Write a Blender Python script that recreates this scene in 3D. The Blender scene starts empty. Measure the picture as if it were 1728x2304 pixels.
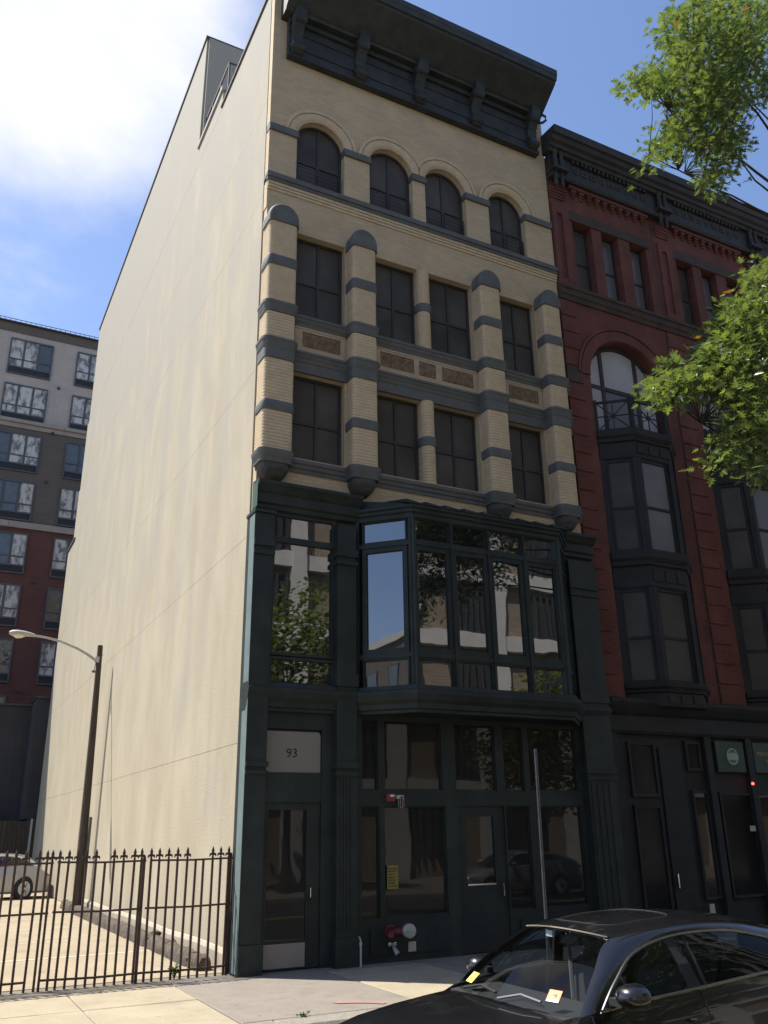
import bpy, math, random
import numpy as np
from mathutils import Vector, Matrix

R = math.radians
S = bpy.context.scene
COL = S.collection
rnd = random.Random(7)

# ------------------------------------------------------------------ camera
CAM = Vector((-4.68, -14.22, 2.0))
F_PX, PX_W, PX_H = 1935.0, 1728.0, 2304.0
_y, _p, _r = R(27.45), R(20.4), R(-0.85)
FW = Vector((math.sin(_y)*math.cos(_p), math.cos(_y)*math.cos(_p), math.sin(_p)))
_r0 = Vector((math.cos(_y), -math.sin(_y), 0)); _u0 = _r0.cross(FW)
RT = _r0*math.cos(_r) + _u0*math.sin(_r)
UP = _u0*math.cos(_r) - _r0*math.sin(_r)
cam = bpy.data.cameras.new('camera'); camo = bpy.data.objects.new('camera', cam); COL.objects.link(camo)
cam.sensor_fit = 'VERTICAL'; cam.sensor_height = 24.0; cam.lens = 24.0*F_PX/PX_H
cam.clip_start = 0.05; cam.clip_end = 3000
_m = Matrix((RT, UP, -FW)).transposed().to_4x4(); _m.translation = CAM
camo.matrix_world = _m; S.camera = camo

def at_y(px, py, Y):            # point on the plane y = Y seen at a photo pixel
    d = FW + RT*((px-PX_W/2)/F_PX) - UP*((py-PX_H/2)/F_PX)
    return CAM + d*((Y-CAM.y)/d.y)

# ------------------------------------------------------------------ light
SUN = Vector((-0.378, 0.359, 0.853)).normalized()
sun = bpy.data.lights.new('sun', 'SUN'); suno = bpy.data.objects.new('sun', sun); COL.objects.link(suno)
sun.energy = 5.0; sun.angle = R(0.53); sun.color = (1.0, 0.94, 0.85)
suno.rotation_euler = SUN.to_track_quat('Z', 'Y').to_euler(); suno.location = (-30, 30, 60)
S.view_settings.view_transform = 'Standard'; S.view_settings.look = 'None'
S.view_settings.gamma = 1.0; S.view_settings.exposure = 0.80
SKY_STRENGTH = 0.113

W = bpy.data.worlds.new('World'); S.world = W; W.use_nodes = True
def sky_nodes():
    nt = W.node_tree; nt.nodes.clear(); N = nt.nodes.new; L = nt.links.new
    out = N('ShaderNodeOutputWorld'); bg = N('ShaderNodeBackground'); L(bg.outputs[0], out.inputs[0])
    sk = N('ShaderNodeTexSky'); sk.sky_type = 'NISHITA'; sk.sun_disc = False
    sk.sun_elevation = math.asin(SUN.z); sk.sun_rotation = math.atan2(SUN.x, SUN.y)
    sk.altitude = 50; sk.air_density = 1.0; sk.dust_density = 0.6; sk.ozone_density = 2.0
    tc = N('ShaderNodeTexCoord')
    def math_(op, a, b=None, c=None):
        n = N('ShaderNodeMath'); n.operation = op
        for i, v in enumerate((a, b, c)):
            if v is None: continue
            if isinstance(v, (int, float)): n.inputs[i].default_value = v
            else: L(v, n.inputs[i])
        return n.outputs[0]
    sp = N('ShaderNodeSeparateXYZ'); L(tc.outputs['Generated'], sp.inputs[0])
    den = math_('ADD', math_('MAXIMUM', sp.outputs[2], 0.0), 0.22)
    cb = N('ShaderNodeCombineXYZ'); L(math_('DIVIDE', sp.outputs[0], den), cb.inputs[0]); L(math_('DIVIDE', sp.outputs[1], den), cb.inputs[1])
    cb.inputs[2].default_value = 3.7
    n1 = N('ShaderNodeTexNoise'); n1.inputs['Scale'].default_value = 1.5; n1.inputs['Detail'].default_value = 9; n1.inputs['Roughness'].default_value = 0.58; n1.inputs['Distortion'].default_value = 0.35
    L(cb.outputs[0], n1.inputs['Vector'])
    # a bank of cloud stands in the north, beyond the buildings; scattered wisps elsewhere
    bank = N('ShaderNodeVectorMath'); bank.operation = 'DOT_PRODUCT'; L(tc.outputs['Generated'], bank.inputs[0])
    bank.inputs[1].default_value = CLOUD_DIR
    g = N('ShaderNodeMapRange'); g.interpolation_type = 'SMOOTHSTEP'; L(bank.outputs['Value'], g.inputs['Value'])
    g.inputs['From Min'].default_value = 0.972; g.inputs['From Max'].default_value = 1.0; g.inputs['To Min'].default_value = 0.0; g.inputs['To Max'].default_value = 0.30
    f = math_('ADD', n1.outputs['Fac'], g.outputs['Result'])
    mr = N('ShaderNodeMapRange'); mr.interpolation_type = 'SMOOTHSTEP'; L(f, mr.inputs['Value'])
    mr.inputs['From Min'].default_value = 0.565; mr.inputs['From Max'].default_value = 0.86
    m1 = N('ShaderNodeMix'); m1.data_type = 'RGBA'; L(mr.outputs['Result'], m1.inputs[0])
    tint = N('ShaderNodeMix'); tint.data_type = 'RGBA'; tint.blend_type = 'MULTIPLY'; tint.inputs[0].default_value = 1.0
    L(sk.outputs[0], tint.inputs[6]); tint.inputs[7].default_value = (1.0, 1.0, 1.08, 1)
    L(tint.outputs[2], m1.inputs[6]); m1.inputs[7].default_value = (5.6, 5.6, 5.6, 1)
    L(m1.outputs[2], bg.inputs['Color']); bg.inputs['Strength'].default_value = SKY_STRENGTH
_d = FW + RT*((150-864)/F_PX) - UP*((20-1152)/F_PX); _d.normalize()
CLOUD_DIR = tuple(_d)
sky_nodes()

# ------------------------------------------------------------------ materials
MATS = {}
def M(name, col, rough=0.7, metal=0.0, ior=1.45, var=0.12, scale=2.0, stretch=(1, 1, 1), col2=None, bump=0.0, bscale=60.0,
      brick=None, fine=0.0, coat=0.0, emit=0.0, trans=0.0, wave=0.0, streak=0.0, contrast=(0.35, 0.7), weather=None, rand=False, stain=0.0):
    m = bpy.data.materials.new(name); m.use_nodes = True; MATS[name] = m
    nt = m.node_tree; N = nt.nodes.new; L = nt.links.new
    b = nt.nodes['Principled BSDF']
    b.inputs['Roughness'].default_value = rough; b.inputs['Metallic'].default_value = metal; b.inputs['IOR'].default_value = ior
    if coat: b.inputs['Coat Weight'].default_value = coat; b.inputs['Coat Roughness'].default_value = 0.03
    if emit: b.inputs['Emission Color'].default_value = (*col, 1); b.inputs['Emission Strength'].default_value = emit
    tc = N('ShaderNodeTexCoord')
    mp = N('ShaderNodeMapping'); mp.inputs['Scale'].default_value = stretch; L(tc.outputs['Object'], mp.inputs[0])
    n = N('ShaderNodeTexNoise'); n.inputs['Scale'].default_value = scale; n.inputs['Detail'].default_value = 6; n.inputs['Roughness'].default_value = 0.6
    if rand:
        oi = N('ShaderNodeObjectInfo'); sc = N('ShaderNodeVectorMath'); sc.operation = 'SCALE'; sc.inputs[0].default_value = (17, 29, 41); L(oi.outputs['Random'], sc.inputs['Scale'])
        av = N('ShaderNodeVectorMath'); L(mp.outputs[0], av.inputs[0]); L(sc.outputs[0], av.inputs[1]); L(av.outputs[0], n.inputs['Vector'])
    else: L(mp.outputs[0], n.inputs['Vector'])
    cr = N('ShaderNodeValToRGB'); L(n.outputs['Fac'], cr.inputs[0])
    c2 = col2 or tuple(min(1, c*(1+var)) for c in col); c1 = tuple(c*(1-var) for c in col) if not col2 else col
    cr.color_ramp.elements[0].position = contrast[0]; cr.color_ramp.elements[1].position = contrast[1]
    cr.color_ramp.elements[0].color = (*c1, 1); cr.color_ramp.elements[1].color = (*c2, 1)
    colout = cr.outputs[0]
    height = None
    def mul(a, fac_out, lo, hi):
        mr = N('ShaderNodeMapRange'); L(fac_out, mr.inputs[0]); mr.inputs[1].default_value = 0.3; mr.inputs[2].default_value = 0.7
        mr.inputs[3].default_value = lo; mr.inputs[4].default_value = hi
        mx = N('ShaderNodeMix'); mx.data_type = 'RGBA'; mx.blend_type = 'MULTIPLY'; mx.inputs[0].default_value = 1
        L(a, mx.inputs[6]); L(mr.outputs[0], mx.inputs[7]); return mx.outputs[2]
    if streak:
        ms = N('ShaderNodeMapping'); ms.inputs['Scale'].default_value = (1, 1, 0.06); L(tc.outputs['Object'], ms.inputs[0])
        ns = N('ShaderNodeTexNoise'); ns.inputs['Scale'].default_value = 2.2; ns.inputs['Detail'].default_value = 5; L(ms.outputs[0], ns.inputs['Vector'])
        colout = mul(colout, ns.outputs['Fac'], 1-streak, 1+streak*0.4)
    if weather:      # grey washed-out staining, heavier on the upper storeys, in uneven drifts
        mw = N('ShaderNodeMapping'); mw.inputs['Scale'].default_value = (1, 1, 0.36); L(tc.outputs['Object'], mw.inputs[0])
        nw_ = N('ShaderNodeTexNoise'); nw_.inputs['Scale'].default_value = 0.8; nw_.inputs['Detail'].default_value = 7; nw_.inputs['Roughness'].default_value = 0.65; L(mw.outputs[0], nw_.inputs['Vector'])
        sz = N('ShaderNodeSeparateXYZ'); L(tc.outputs['Object'], sz.inputs[0])
        hz = N('ShaderNodeMapRange'); L(sz.outputs[2], hz.inputs[0]); hz.inputs[1].default_value = 1; hz.inputs[2].default_value = 24; hz.inputs[3].default_value = -0.22; hz.inputs[4].default_value = 0.16
        sm = N('ShaderNodeMath'); L(nw_.outputs['Fac'], sm.inputs[0]); L(hz.outputs[0], sm.inputs[1])
        rw = N('ShaderNodeMapRange'); L(sm.outputs[0], rw.inputs[0]); rw.inputs[1].default_value = 0.36; rw.inputs[2].default_value = 0.60; rw.inputs[4].default_value = 0.95
        xw = N('ShaderNodeMix'); xw.data_type = 'RGBA'; L(rw.outputs[0], xw.inputs[0]); L(colout, xw.inputs[6]); xw.inputs[7].default_value = (*weather, 1); colout = xw.outputs[2]
    if stain:        # spills, gum and worn patches
        n3 = N('ShaderNodeTexNoise'); n3.inputs['Scale'].default_value = 1.7; n3.inputs['Detail'].default_value = 8; n3.inputs['Roughness'].default_value = 0.7; L(tc.outputs['Object'], n3.inputs['Vector'])
        r3 = N('ShaderNodeMapRange'); L(n3.outputs['Fac'], r3.inputs[0]); r3.inputs[1].default_value = 0.52; r3.inputs[2].default_value = 0.66; r3.inputs[3].default_value = 1.0; r3.inputs[4].default_value = 1-stain
        x3 = N('ShaderNodeMix'); x3.data_type = 'RGBA'; x3.blend_type = 'MULTIPLY'; x3.inputs[0].default_value = 1; L(colout, x3.inputs[6]); L(r3.outputs[0], x3.inputs[7]); colout = x3.outputs[2]
        vo = N('ShaderNodeTexVoronoi'); vo.inputs['Scale'].default_value = 2.6; L(tc.outputs['Object'], vo.inputs['Vector'])
        r4 = N('ShaderNodeMapRange'); L(vo.outputs['Distance'], r4.inputs[0]); r4.inputs[1].default_value = 0.05; r4.inputs[2].default_value = 0.075; r4.inputs[3].default_value = 1-stain*2.0; r4.inputs[4].default_value = 1.0
        x4 = N('ShaderNodeMix'); x4.data_type = 'RGBA'; x4.blend_type = 'MULTIPLY'; x4.inputs[0].default_value = 1; L(colout, x4.inputs[6]); L(r4.outputs[0], x4.inputs[7]); colout = x4.outputs[2]
    if fine:
        nf = N('ShaderNodeTexNoise'); nf.inputs['Scale'].default_value = 45; nf.inputs['Detail'].default_value = 4; L(tc.outputs['Object'], nf.inputs['Vector'])
        colout = mul(colout, nf.outputs['Fac'], 1-fine, 1+fine*0.6)
    if brick:
        bw, bh, mort, amount = brick
        sp = N('ShaderNodeSeparateXYZ'); L(tc.outputs['Object'], sp.inputs[0])
        ad = N('ShaderNodeMath'); L(sp.outputs[0], ad.inputs[0]); L(sp.outputs[1], ad.inputs[1])
        cb = N('ShaderNodeCombineXYZ'); L(ad.outputs[0], cb.inputs[0]); L(sp.outputs[2], cb.inputs[1])
        bt = N('ShaderNodeTexBrick'); L(cb.outputs[0], bt.inputs['Vector'])
        bt.inputs['Scale'].default_value = 1.0; bt.inputs['Brick Width'].default_value = bw; bt.inputs['Row Height'].default_value = bh
        bt.inputs['Mortar Size'].default_value = mort; bt.inputs['Mortar Smooth'].default_value = 0.3; bt.inputs['Bias'].default_value = 0.0
        bt.inputs['Color1'].default_value = (1, 1, 1, 1); bt.inputs['Color2'].default_value = (1-amount*0.7,)*3 + (1,); bt.inputs['Mortar'].default_value = (1-amount,)*3 + (1,)
        mx = N('ShaderNodeMix'); mx.data_type = 'RGBA'; mx.blend_type = 'MULTIPLY'; mx.inputs[0].default_value = 1
        L(colout, mx.inputs[6]); L(bt.outputs['Color'], mx.inputs[7]); colout = mx.outputs[2]
        iv = N('ShaderNodeMath'); iv.operation = 'SUBTRACT'; iv.inputs[0].default_value = 1; L(bt.outputs['Fac'], iv.inputs[1]); height = iv.outputs[0]
    L(colout, b.inputs['Base Color'])
    if bump or height is not None or wave:
        bp = N('ShaderNodeBump'); bp.inputs['Strength'].default_value = 1.0
        if wave:
            nw = N('ShaderNodeTexNoise'); nw.inputs['Scale'].default_value = 0.9; nw.inputs['Detail'].default_value = 1.5; L(tc.outputs['Object'], nw.inputs['Vector'])
            bp.inputs['Distance'].default_value = wave; L(nw.outputs['Fac'], bp.inputs['Height'])
        elif height is not None:
            bp.inputs['Distance'].default_value = 0.006; L(height, bp.inputs['Height'])
        else:
            nb = N('ShaderNodeTexNoise'); nb.inputs['Scale'].default_value = bscale; nb.inputs['Detail'].default_value = 5; L(tc.outputs['Object'], nb.inputs['Vector'])
            bp.inputs['Distance'].default_value = bump; L(nb.outputs['Fac'], bp.inputs['Height'])
        L(bp.outputs[0], b.inputs['Normal'])
    if trans:      # clear glass: what lies behind shows through, sky reflects on top
        tr = N('ShaderNodeBsdfTransparent'); tr.inputs[0].default_value = (0.72*trans+0.2, 0.78*trans+0.2, 0.76*trans+0.2, 1)
        gl = N('ShaderNodeBsdfGlossy'); gl.inputs['Roughness'].default_value = 0.01
        lw = N('ShaderNodeLayerWeight'); lw.inputs[0].default_value = 0.5
        pw = N('ShaderNodeMath'); pw.operation = 'POWER'; L(lw.outputs['Facing'], pw.inputs[0]); pw.inputs[1].default_value = 5.5
        fr = N('ShaderNodeMath'); fr.operation = 'MULTIPLY_ADD'; L(pw.outputs[0], fr.inputs[0]); fr.inputs[1].default_value = 0.9; fr.inputs[2].default_value = 0.035
        mx = N('ShaderNodeMixShader'); L(fr.outputs[0], mx.inputs[0]); L(tr.outputs[0], mx.inputs[1]); L(gl.outputs[0], mx.inputs[2])
        L(mx.outputs[0], nt.nodes['Material Output'].inputs[0])
    return m

M('plaster', (0.36, 0.316, 0.228), 0.9, col2=(0.44, 0.393, 0.292), scale=0.9, stretch=(1, 1, 0.45), streak=0.03, fine=0.07, weather=(0.335, 0.314, 0.262), bump=0.006, bscale=22)
M('plaster_edge', (0.27, 0.24, 0.19), 0.9)
M('cream_brick', (0.575, 0.445, 0.277), 0.8, var=0.09, brick=(0.21, 0.068, 0.006, 0.16), fine=0.10, scale=1.2)
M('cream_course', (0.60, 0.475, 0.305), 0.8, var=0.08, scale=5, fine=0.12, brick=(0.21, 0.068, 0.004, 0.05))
M('blue_stone', (0.115, 0.118, 0.112), 0.7, var=0.13, scale=4, fine=0.12, bump=0.002)
M('dark_stone', (0.075, 0.075, 0.07), 0.75, var=0.2, scale=5, fine=0.15, bump=0.004, bscale=30)
M('terracotta', (0.15, 0.10, 0.064), 0.85, col2=(0.26, 0.18, 0.118), scale=9)
M('panel_stone', (0.44, 0.345, 0.23), 0.85, var=0.1, scale=6, fine=0.1)
M('green_paint', (0.0215, 0.031, 0.0275), 0.6, var=0.3, scale=2.2, fine=0.2, streak=0.25, bump=0.002, bscale=12)
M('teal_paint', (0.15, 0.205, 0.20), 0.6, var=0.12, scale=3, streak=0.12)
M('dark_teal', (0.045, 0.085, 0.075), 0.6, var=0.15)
M('green_metal', (0.034, 0.037, 0.034), 0.6, var=0.3, scale=3, fine=0.15, bump=0.004, bscale=9)
M('bronze_frame', (0.038, 0.036, 0.033), 0.5, var=0.15)
M('upper_glass', (0.080, 0.075, 0.066), 0.30, ior=1.2, var=0.28, scale=0.8, rand=True)
M('store_glass', (0.012, 0.014, 0.014), 0.012, ior=2.75, var=0.2, scale=2, wave=0.004)
M('ground_glass', (0.022, 0.022, 0.020), 0.012, ior=1.42, var=0.2, scale=2, wave=0.003)
M('frosted', (0.225, 0.215, 0.19), 0.45, var=0.05, scale=1.5)
M('sign_black', (0.03, 0.03, 0.03), 0.5)
M('red_brick', (0.178, 0.064, 0.048), 0.85, streak=0.2, var=0.22, scale=1.4, brick=(0.21, 0.07, 0.006, 0.16), fine=0.22)
M('brown_stone', (0.070, 0.052, 0.042), 0.85, var=0.2, scale=3, fine=0.2, bump=0.004)
M('shaded_black', (0.021, 0.021, 0.0205), 0.7, var=0.3, fine=0.2)  # black with the shade of lower storeys and sunk squares put in
M('dim_glass', (0.020, 0.020, 0.019), 0.08, ior=1.18, var=0.3, scale=1.0)
M('black_iron', (0.040, 0.038, 0.036), 0.65, var=0.25, scale=3, fine=0.2, bump=0.003, bscale=15)
M('blind', (0.40, 0.40, 0.42), 0.35, var=0.12, scale=1.2)
M('blind_dim', (0.14, 0.14, 0.15), 0.3, var=0.2, scale=1.0)
M('shop_green', (0.022, 0.05, 0.03), 0.5, var=0.2)
M('gold_letter', (0.34, 0.28, 0.13), 0.5)
M('pale_letter', (0.30, 0.36, 0.30), 0.5)
M('concrete_light', (0.345, 0.295, 0.205), 0.9, var=0.10, scale=1.3, fine=0.16, bump=0.003, stain=0.16)
M('concrete_grey', (0.235, 0.205, 0.17), 0.9, var=0.10, scale=1.6, fine=0.18, bump=0.003, stain=0.2)
M('concrete_edge', (0.18, 0.16, 0.125), 0.95, var=0.25, scale=3, fine=0.2, bump=0.004, stain=0.25)
M('granite', (0.25, 0.225, 0.185), 0.85, var=0.15, scale=8, fine=0.25, bump=0.004)
M('lot', (0.28, 0.235, 0.165), 0.95, col2=(0.345, 0.285, 0.195), scale=0.7, fine=0.18, bump=0.004, stretch=(1, 0.5, 1), stain=0.2)
M('paint_white', (0.50, 0.46, 0.38), 0.8, var=0.15, scale=9)
M('paint_yellow', (0.55, 0.40, 0.06), 0.8, var=0.2, scale=9)
M('paint_pink', (0.42, 0.16, 0.14), 0.85, col2=(0.25, 0.205, 0.17), scale=11, contrast=(0.4, 0.56))
M('asphalt', (0.055, 0.055, 0.056), 0.92, var=0.2, scale=1.0, fine=0.3, bump=0.006, stain=0.2)
M('ground_far', (0.18, 0.17, 0.15), 0.95)
M('rubble', (0.058, 0.046, 0.036), 0.95, col2=(0.13, 0.105, 0.083), scale=6, fine=0.3, bump=0.012, bscale=25)
M('wash_white', (0.40, 0.35, 0.265), 0.9, var=0.1, scale=3, fine=0.1)
M('iron_fence', (0.055, 0.035, 0.028), 0.7, col2=(0.095, 0.055, 0.038), scale=18, bump=0.002)
M('wood_pole', (0.05, 0.039, 0.028), 0.9, col2=(0.09, 0.068, 0.05), scale=6, stretch=(6, 6, 0.5), bump=0.006, bscale=30)
M('galv', (0.46, 0.46, 0.43), 0.5, metal=0.35, var=0.15, scale=8)
M('lamp_grey', (0.40, 0.385, 0.34), 0.5, var=0.08)
M('lamp_glass', (0.70, 0.66, 0.52), 0.2, var=0.05)
M('lead_grey', (0.25, 0.245, 0.23), 0.6, metal=0.3, var=0.15, scale=9)
M('conduit', (0.12, 0.12, 0.125), 0.6, metal=0.3)
M('bg_grey_brick', (0.42, 0.365, 0.325), 0.85, var=0.07, scale=0.6, brick=(0.6, 0.2, 0.012, 0.10))
M('bg_dark_brick', (0.125, 0.105, 0.088), 0.85, var=0.08, scale=0.6, brick=(0.6, 0.2, 0.012, 0.12))
M('bg_red_brick', (0.120, 0.050, 0.041), 0.85, var=0.12, scale=0.6, brick=(0.6, 0.2, 0.012, 0.12))
M('bg_stone', (0.30, 0.265, 0.23), 0.85, var=0.08)
M('bg_frame', (0.075, 0.082, 0.092), 0.5)
M('bg_louver', (0.045, 0.047, 0.05), 0.6)
M('bg_glass', (0.075, 0.08, 0.074), 0.03, ior=1.75, var=0.4, scale=0.9, wave=0.06)
M('bg_reflection', (0.50, 0.48, 0.44), 0.4, col2=(0.13, 0.13, 0.125), scale=2.2, stretch=(1.6, 1.6, 0.7), contrast=(0.46, 0.6), rand=True)  # blotchy pane colour with pale window reflections painted in
M('slate_wall', (0.050, 0.050, 0.053), 0.85, var=0.15, scale=0.6, streak=0.35, fine=0.1)
M('old_wood', (0.045, 0.037, 0.028), 0.9, col2=(0.09, 0.075, 0.055), scale=3, stretch=(6, 6, 0.4), bump=0.004)
M('orange_brick', (0.45, 0.17, 0.07), 0.85, brick=(0.25, 0.08, 0.01, 0.15))
M('car_black', (0.006, 0.006, 0.007), 0.28, var=0.1, coat=1.0)
M('car_silver', (0.36, 0.36, 0.35), 0.3, metal=0.25, var=0.03, coat=0.8)
M('car_glass', (0.02, 0.02, 0.02), 0.02, trans=0.75)
M('car_tint', (0.008, 0.009, 0.009), 0.02, ior=1.6)
M('chrome', (0.62, 0.62, 0.62), 0.12, metal=1.0, var=0.03)
M('trim_metal', (0.22, 0.22, 0.22), 0.25, metal=0.9, var=0.05)
M('rubber', (0.018, 0.018, 0.018), 0.8)
M('interior', (0.020, 0.020, 0.020), 0.75, var=0.2)
M('interior_light', (0.13, 0.13, 0.12), 0.7)
M('red_lens', (0.35, 0.02, 0.02), 0.2, coat=0.5)
M('sticker_yellow', (0.62, 0.70, 0.12), 0.5, var=0.05)
M('sticker_orange', (0.75, 0.20, 0.05), 0.5, var=0.05)
M('sticker_white', (0.75, 0.78, 0.76), 0.4, var=0.03)
M('paper_yellow', (0.26, 0.225, 0.05), 0.8, var=0.25, scale=9)
M('paper_cream', (0.50, 0.47, 0.36), 0.8, var=0.12, scale=9)
M('valve_red', (0.10, 0.012, 0.016), 0.45, var=0.25, scale=12)
M('alarm_red', (0.22, 0.05, 0.04), 0.5)
M('led_red', (1.0, 0.06, 0.05), 0.4, emit=4.0)
M('bark', (0.060, 0.048, 0.040), 0.95, var=0.3, scale=8, bump=0.02, bscale=14)
M('opp_brick', (0.27, 0.215, 0.16), 0.85, var=0.1, brick=(0.4, 0.12, 0.012, 0.2))
M('opp_concrete', (0.50, 0.485, 0.45), 0.8, var=0.06)
M('opp_dark', (0.05, 0.048, 0.045), 0.4, var=0.2)

def leaf_mat(name, a, b, c):
    m = bpy.data.materials.new(name); m.use_nodes = True; MATS[name] = m
    nt = m.node_tree; N = nt.nodes.new; L = nt.links.new; p = nt.nodes['Principled BSDF']
    at = N('ShaderNodeAttribute'); at.attribute_name = 'tone'
    cr = N('ShaderNodeValToRGB'); L(at.outputs['Fac'], cr.inputs[0]); e = cr.color_ramp.elements
    e[0].color = (*a, 1); e[1].color = (*b, 1); e[1].position = 0.93; n = e.new(0.985); n.color = (*c, 1)
    L(cr.outputs[0], p.inputs['Base Color']); p.inputs['Roughness'].default_value = 0.30
    tl = N('ShaderNodeBsdfTranslucent'); g = N('ShaderNodeMix'); g.data_type = 'RGBA'; g.blend_type = 'MULTIPLY'; g.inputs[0].default_value = 1
    L(cr.outputs[0], g.inputs[6]); g.inputs[7].default_value = (1.7, 1.75, 0.8, 1); L(g.outputs[2], tl.inputs[0])
    mx = N('ShaderNodeMixShader'); mx.inputs[0].default_value = 0.38; L(p.outputs[0], mx.inputs[1]); L(tl.outputs[0], mx.inputs[2])
    L(mx.outputs[0], nt.nodes['Material Output'].inputs[0])
leaf_mat('leaf', (0.044, 0.072, 0.026), (0.145, 0.185, 0.060), (0.20, 0.075, 0.015))
leaf_mat('weed_leaf', (0.05, 0.085, 0.03), (0.09, 0.13, 0.05), (0.12, 0.13, 0.06))

# ------------------------------------------------------------------ mesh helpers
class MB:
    def __init__(s): s.v = []; s.f = []
    def add(s, vs, fs):
        o = len(s.v); s.v += [tuple(p) for p in vs]; s.f += [tuple(i+o for i in f) for f in fs]; return s
    def box(s, x0, x1, y0, y1, z0, z1):
        v = [(x, y, z) for z in (z0, z1) for y in (y0, y1) for x in (x0, x1)]
        return s.add(v, [(0, 2, 3, 1), (4, 5, 7, 6), (0, 1, 5, 4), (2, 6, 7, 3), (0, 4, 6, 2), (1, 3, 7, 5)])
    def loft(s, rings, closed=True, cap=True):
        n = len(rings[0]); o = len(s.v); fs = []
        for r in rings: s.v += [tuple(p) for p in r]
        for i in range(len(rings)-1):
            for j in range(n if closed else n-1):
                k = (j+1) % n
                fs.append((o+i*n+j, o+i*n+k, o+(i+1)*n+k, o+(i+1)*n+j))
        if cap: fs += [tuple(o+j for j in reversed(range(n))), tuple(o+(len(rings)-1)*n+j for j in range(n))]
        s.f += fs; return s
    def prism(s, poly, axis, a, b):        # poly in the two other axes, in x<y<z order
        def P(u, w, t): return {0: (t, u, w), 1: (u, t, w), 2: (u, w, t)}[axis]
        return s.loft([[P(u, w, a) for u, w in poly], [P(u, w, b) for u, w in poly]])
    def tube(s, pts, r, n=8, caps=True):
        pts = [Vector(p) for p in pts]; rr = r if isinstance(r, (list, tuple)) else [r]*len(pts); rings = []
        for i, p in enumerate(pts):
            t = (pts[min(i+1, len(pts)-1)] - pts[max(i-1, 0)]).normalized()
            a = t.cross(Vector((0, 0, 1)) if abs(t.z) < 0.95 else Vector((1, 0, 0))).normalized(); b = t.cross(a)
            rings.append([p + (a*math.cos(q) + b*math.sin(q))*rr[i] for q in [2*math.pi*k/n for k in range(n)]])
        return s.loft(rings, True, caps)
    def bar(s, p, q, w, d=None):           # square bar between two points
        p, q = Vector(p), Vector(q); d = d or w; t = (q-p).normalized()
        a = t.cross(Vector((0, 0, 1)) if abs(t.z) < 0.95 else Vector((0, 1, 0))).normalized(); b = t.cross(a)
        c = [a*w/2+b*d/2, a*w/2-b*d/2, -a*w/2-b*d/2, -a*w/2+b*d/2]
        return s.loft([[p+k for k in c], [q+k for k in c]])
    def lathe(s, prof, c, axis='z', n=20):
        rings = []
        for r, h in prof:
            ring = []
            for k in range(n):
                a = 2*math.pi*k/n; u, w = r*math.cos(a), r*math.sin(a)
                ring.append({'z': (c[0]+u, c[1]+w, c[2]+h), 'y': (c[0]+u, c[1]+h, c[2]+w), 'x': (c[0]+h, c[1]+u, c[2]+w)}[axis])
            rings.append(ring)
        return s.loft(rings)
    def sweep(s, path, prof, caps=True):   # path left to right in plan, prof = closed loop of (outward offset, z)
        n = len(path); rings = []
        for i in range(n):
            ns = []
            for a, b in ((i-1, i), (i, i+1)):
                if a < 0 or b >= n: continue
                d = Vector((path[b][0]-path[a][0], path[b][1]-path[a][1])).normalized(); ns.append(Vector((d.y, -d.x)))
            m = ns[0] if len(ns) == 1 else (ns[0]+ns[1])/max(0.35, 1+ns[0].dot(ns[1]))
            rings.append([(path[i][0]+m.x*o, path[i][1]+m.y*o, z) for o, z in prof])
        return s.loft(rings, True, caps)
    def arch(s, cx, cz, prof, n=28, a0=0.0, a1=math.pi):   # prof = closed loop of (radius, y)
        return s.loft([[(cx-r*math.cos(a), y, cz+r*math.sin(a)) for r, y in prof] for a in [a0+(a1-a0)*k/n for k in range(n+1)]])
    def grid(s, fn, nu, nv):
        o = len(s.v)
        for i in range(nu+1):
            for j in range(nv+1): s.v.append(tuple(fn(i/nu, j/nv)))
        for i in range(nu):
            for j in range(nv):
                a = o+i*(nv+1)+j; s.f.append((a, a+1, a+nv+2, a+nv+1))
        return s
    def mesh(s, name, mat, smooth=False):
        me = bpy.data.meshes.new(name); me.from_pydata(s.v, [], s.f); me.materials.append(MATS[mat])
        if smooth:
            me.polygons.foreach_set('use_smooth', [True]*len(me.polygons))
        me.update(); return me
    def build(s, name, mat, parent=None, smooth=False, angle=None):
        me = s.mesh(name, mat, smooth)
        if smooth: me.set_sharp_from_angle(angle=R(angle or 40))
        return put(name, me, parent)

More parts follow.
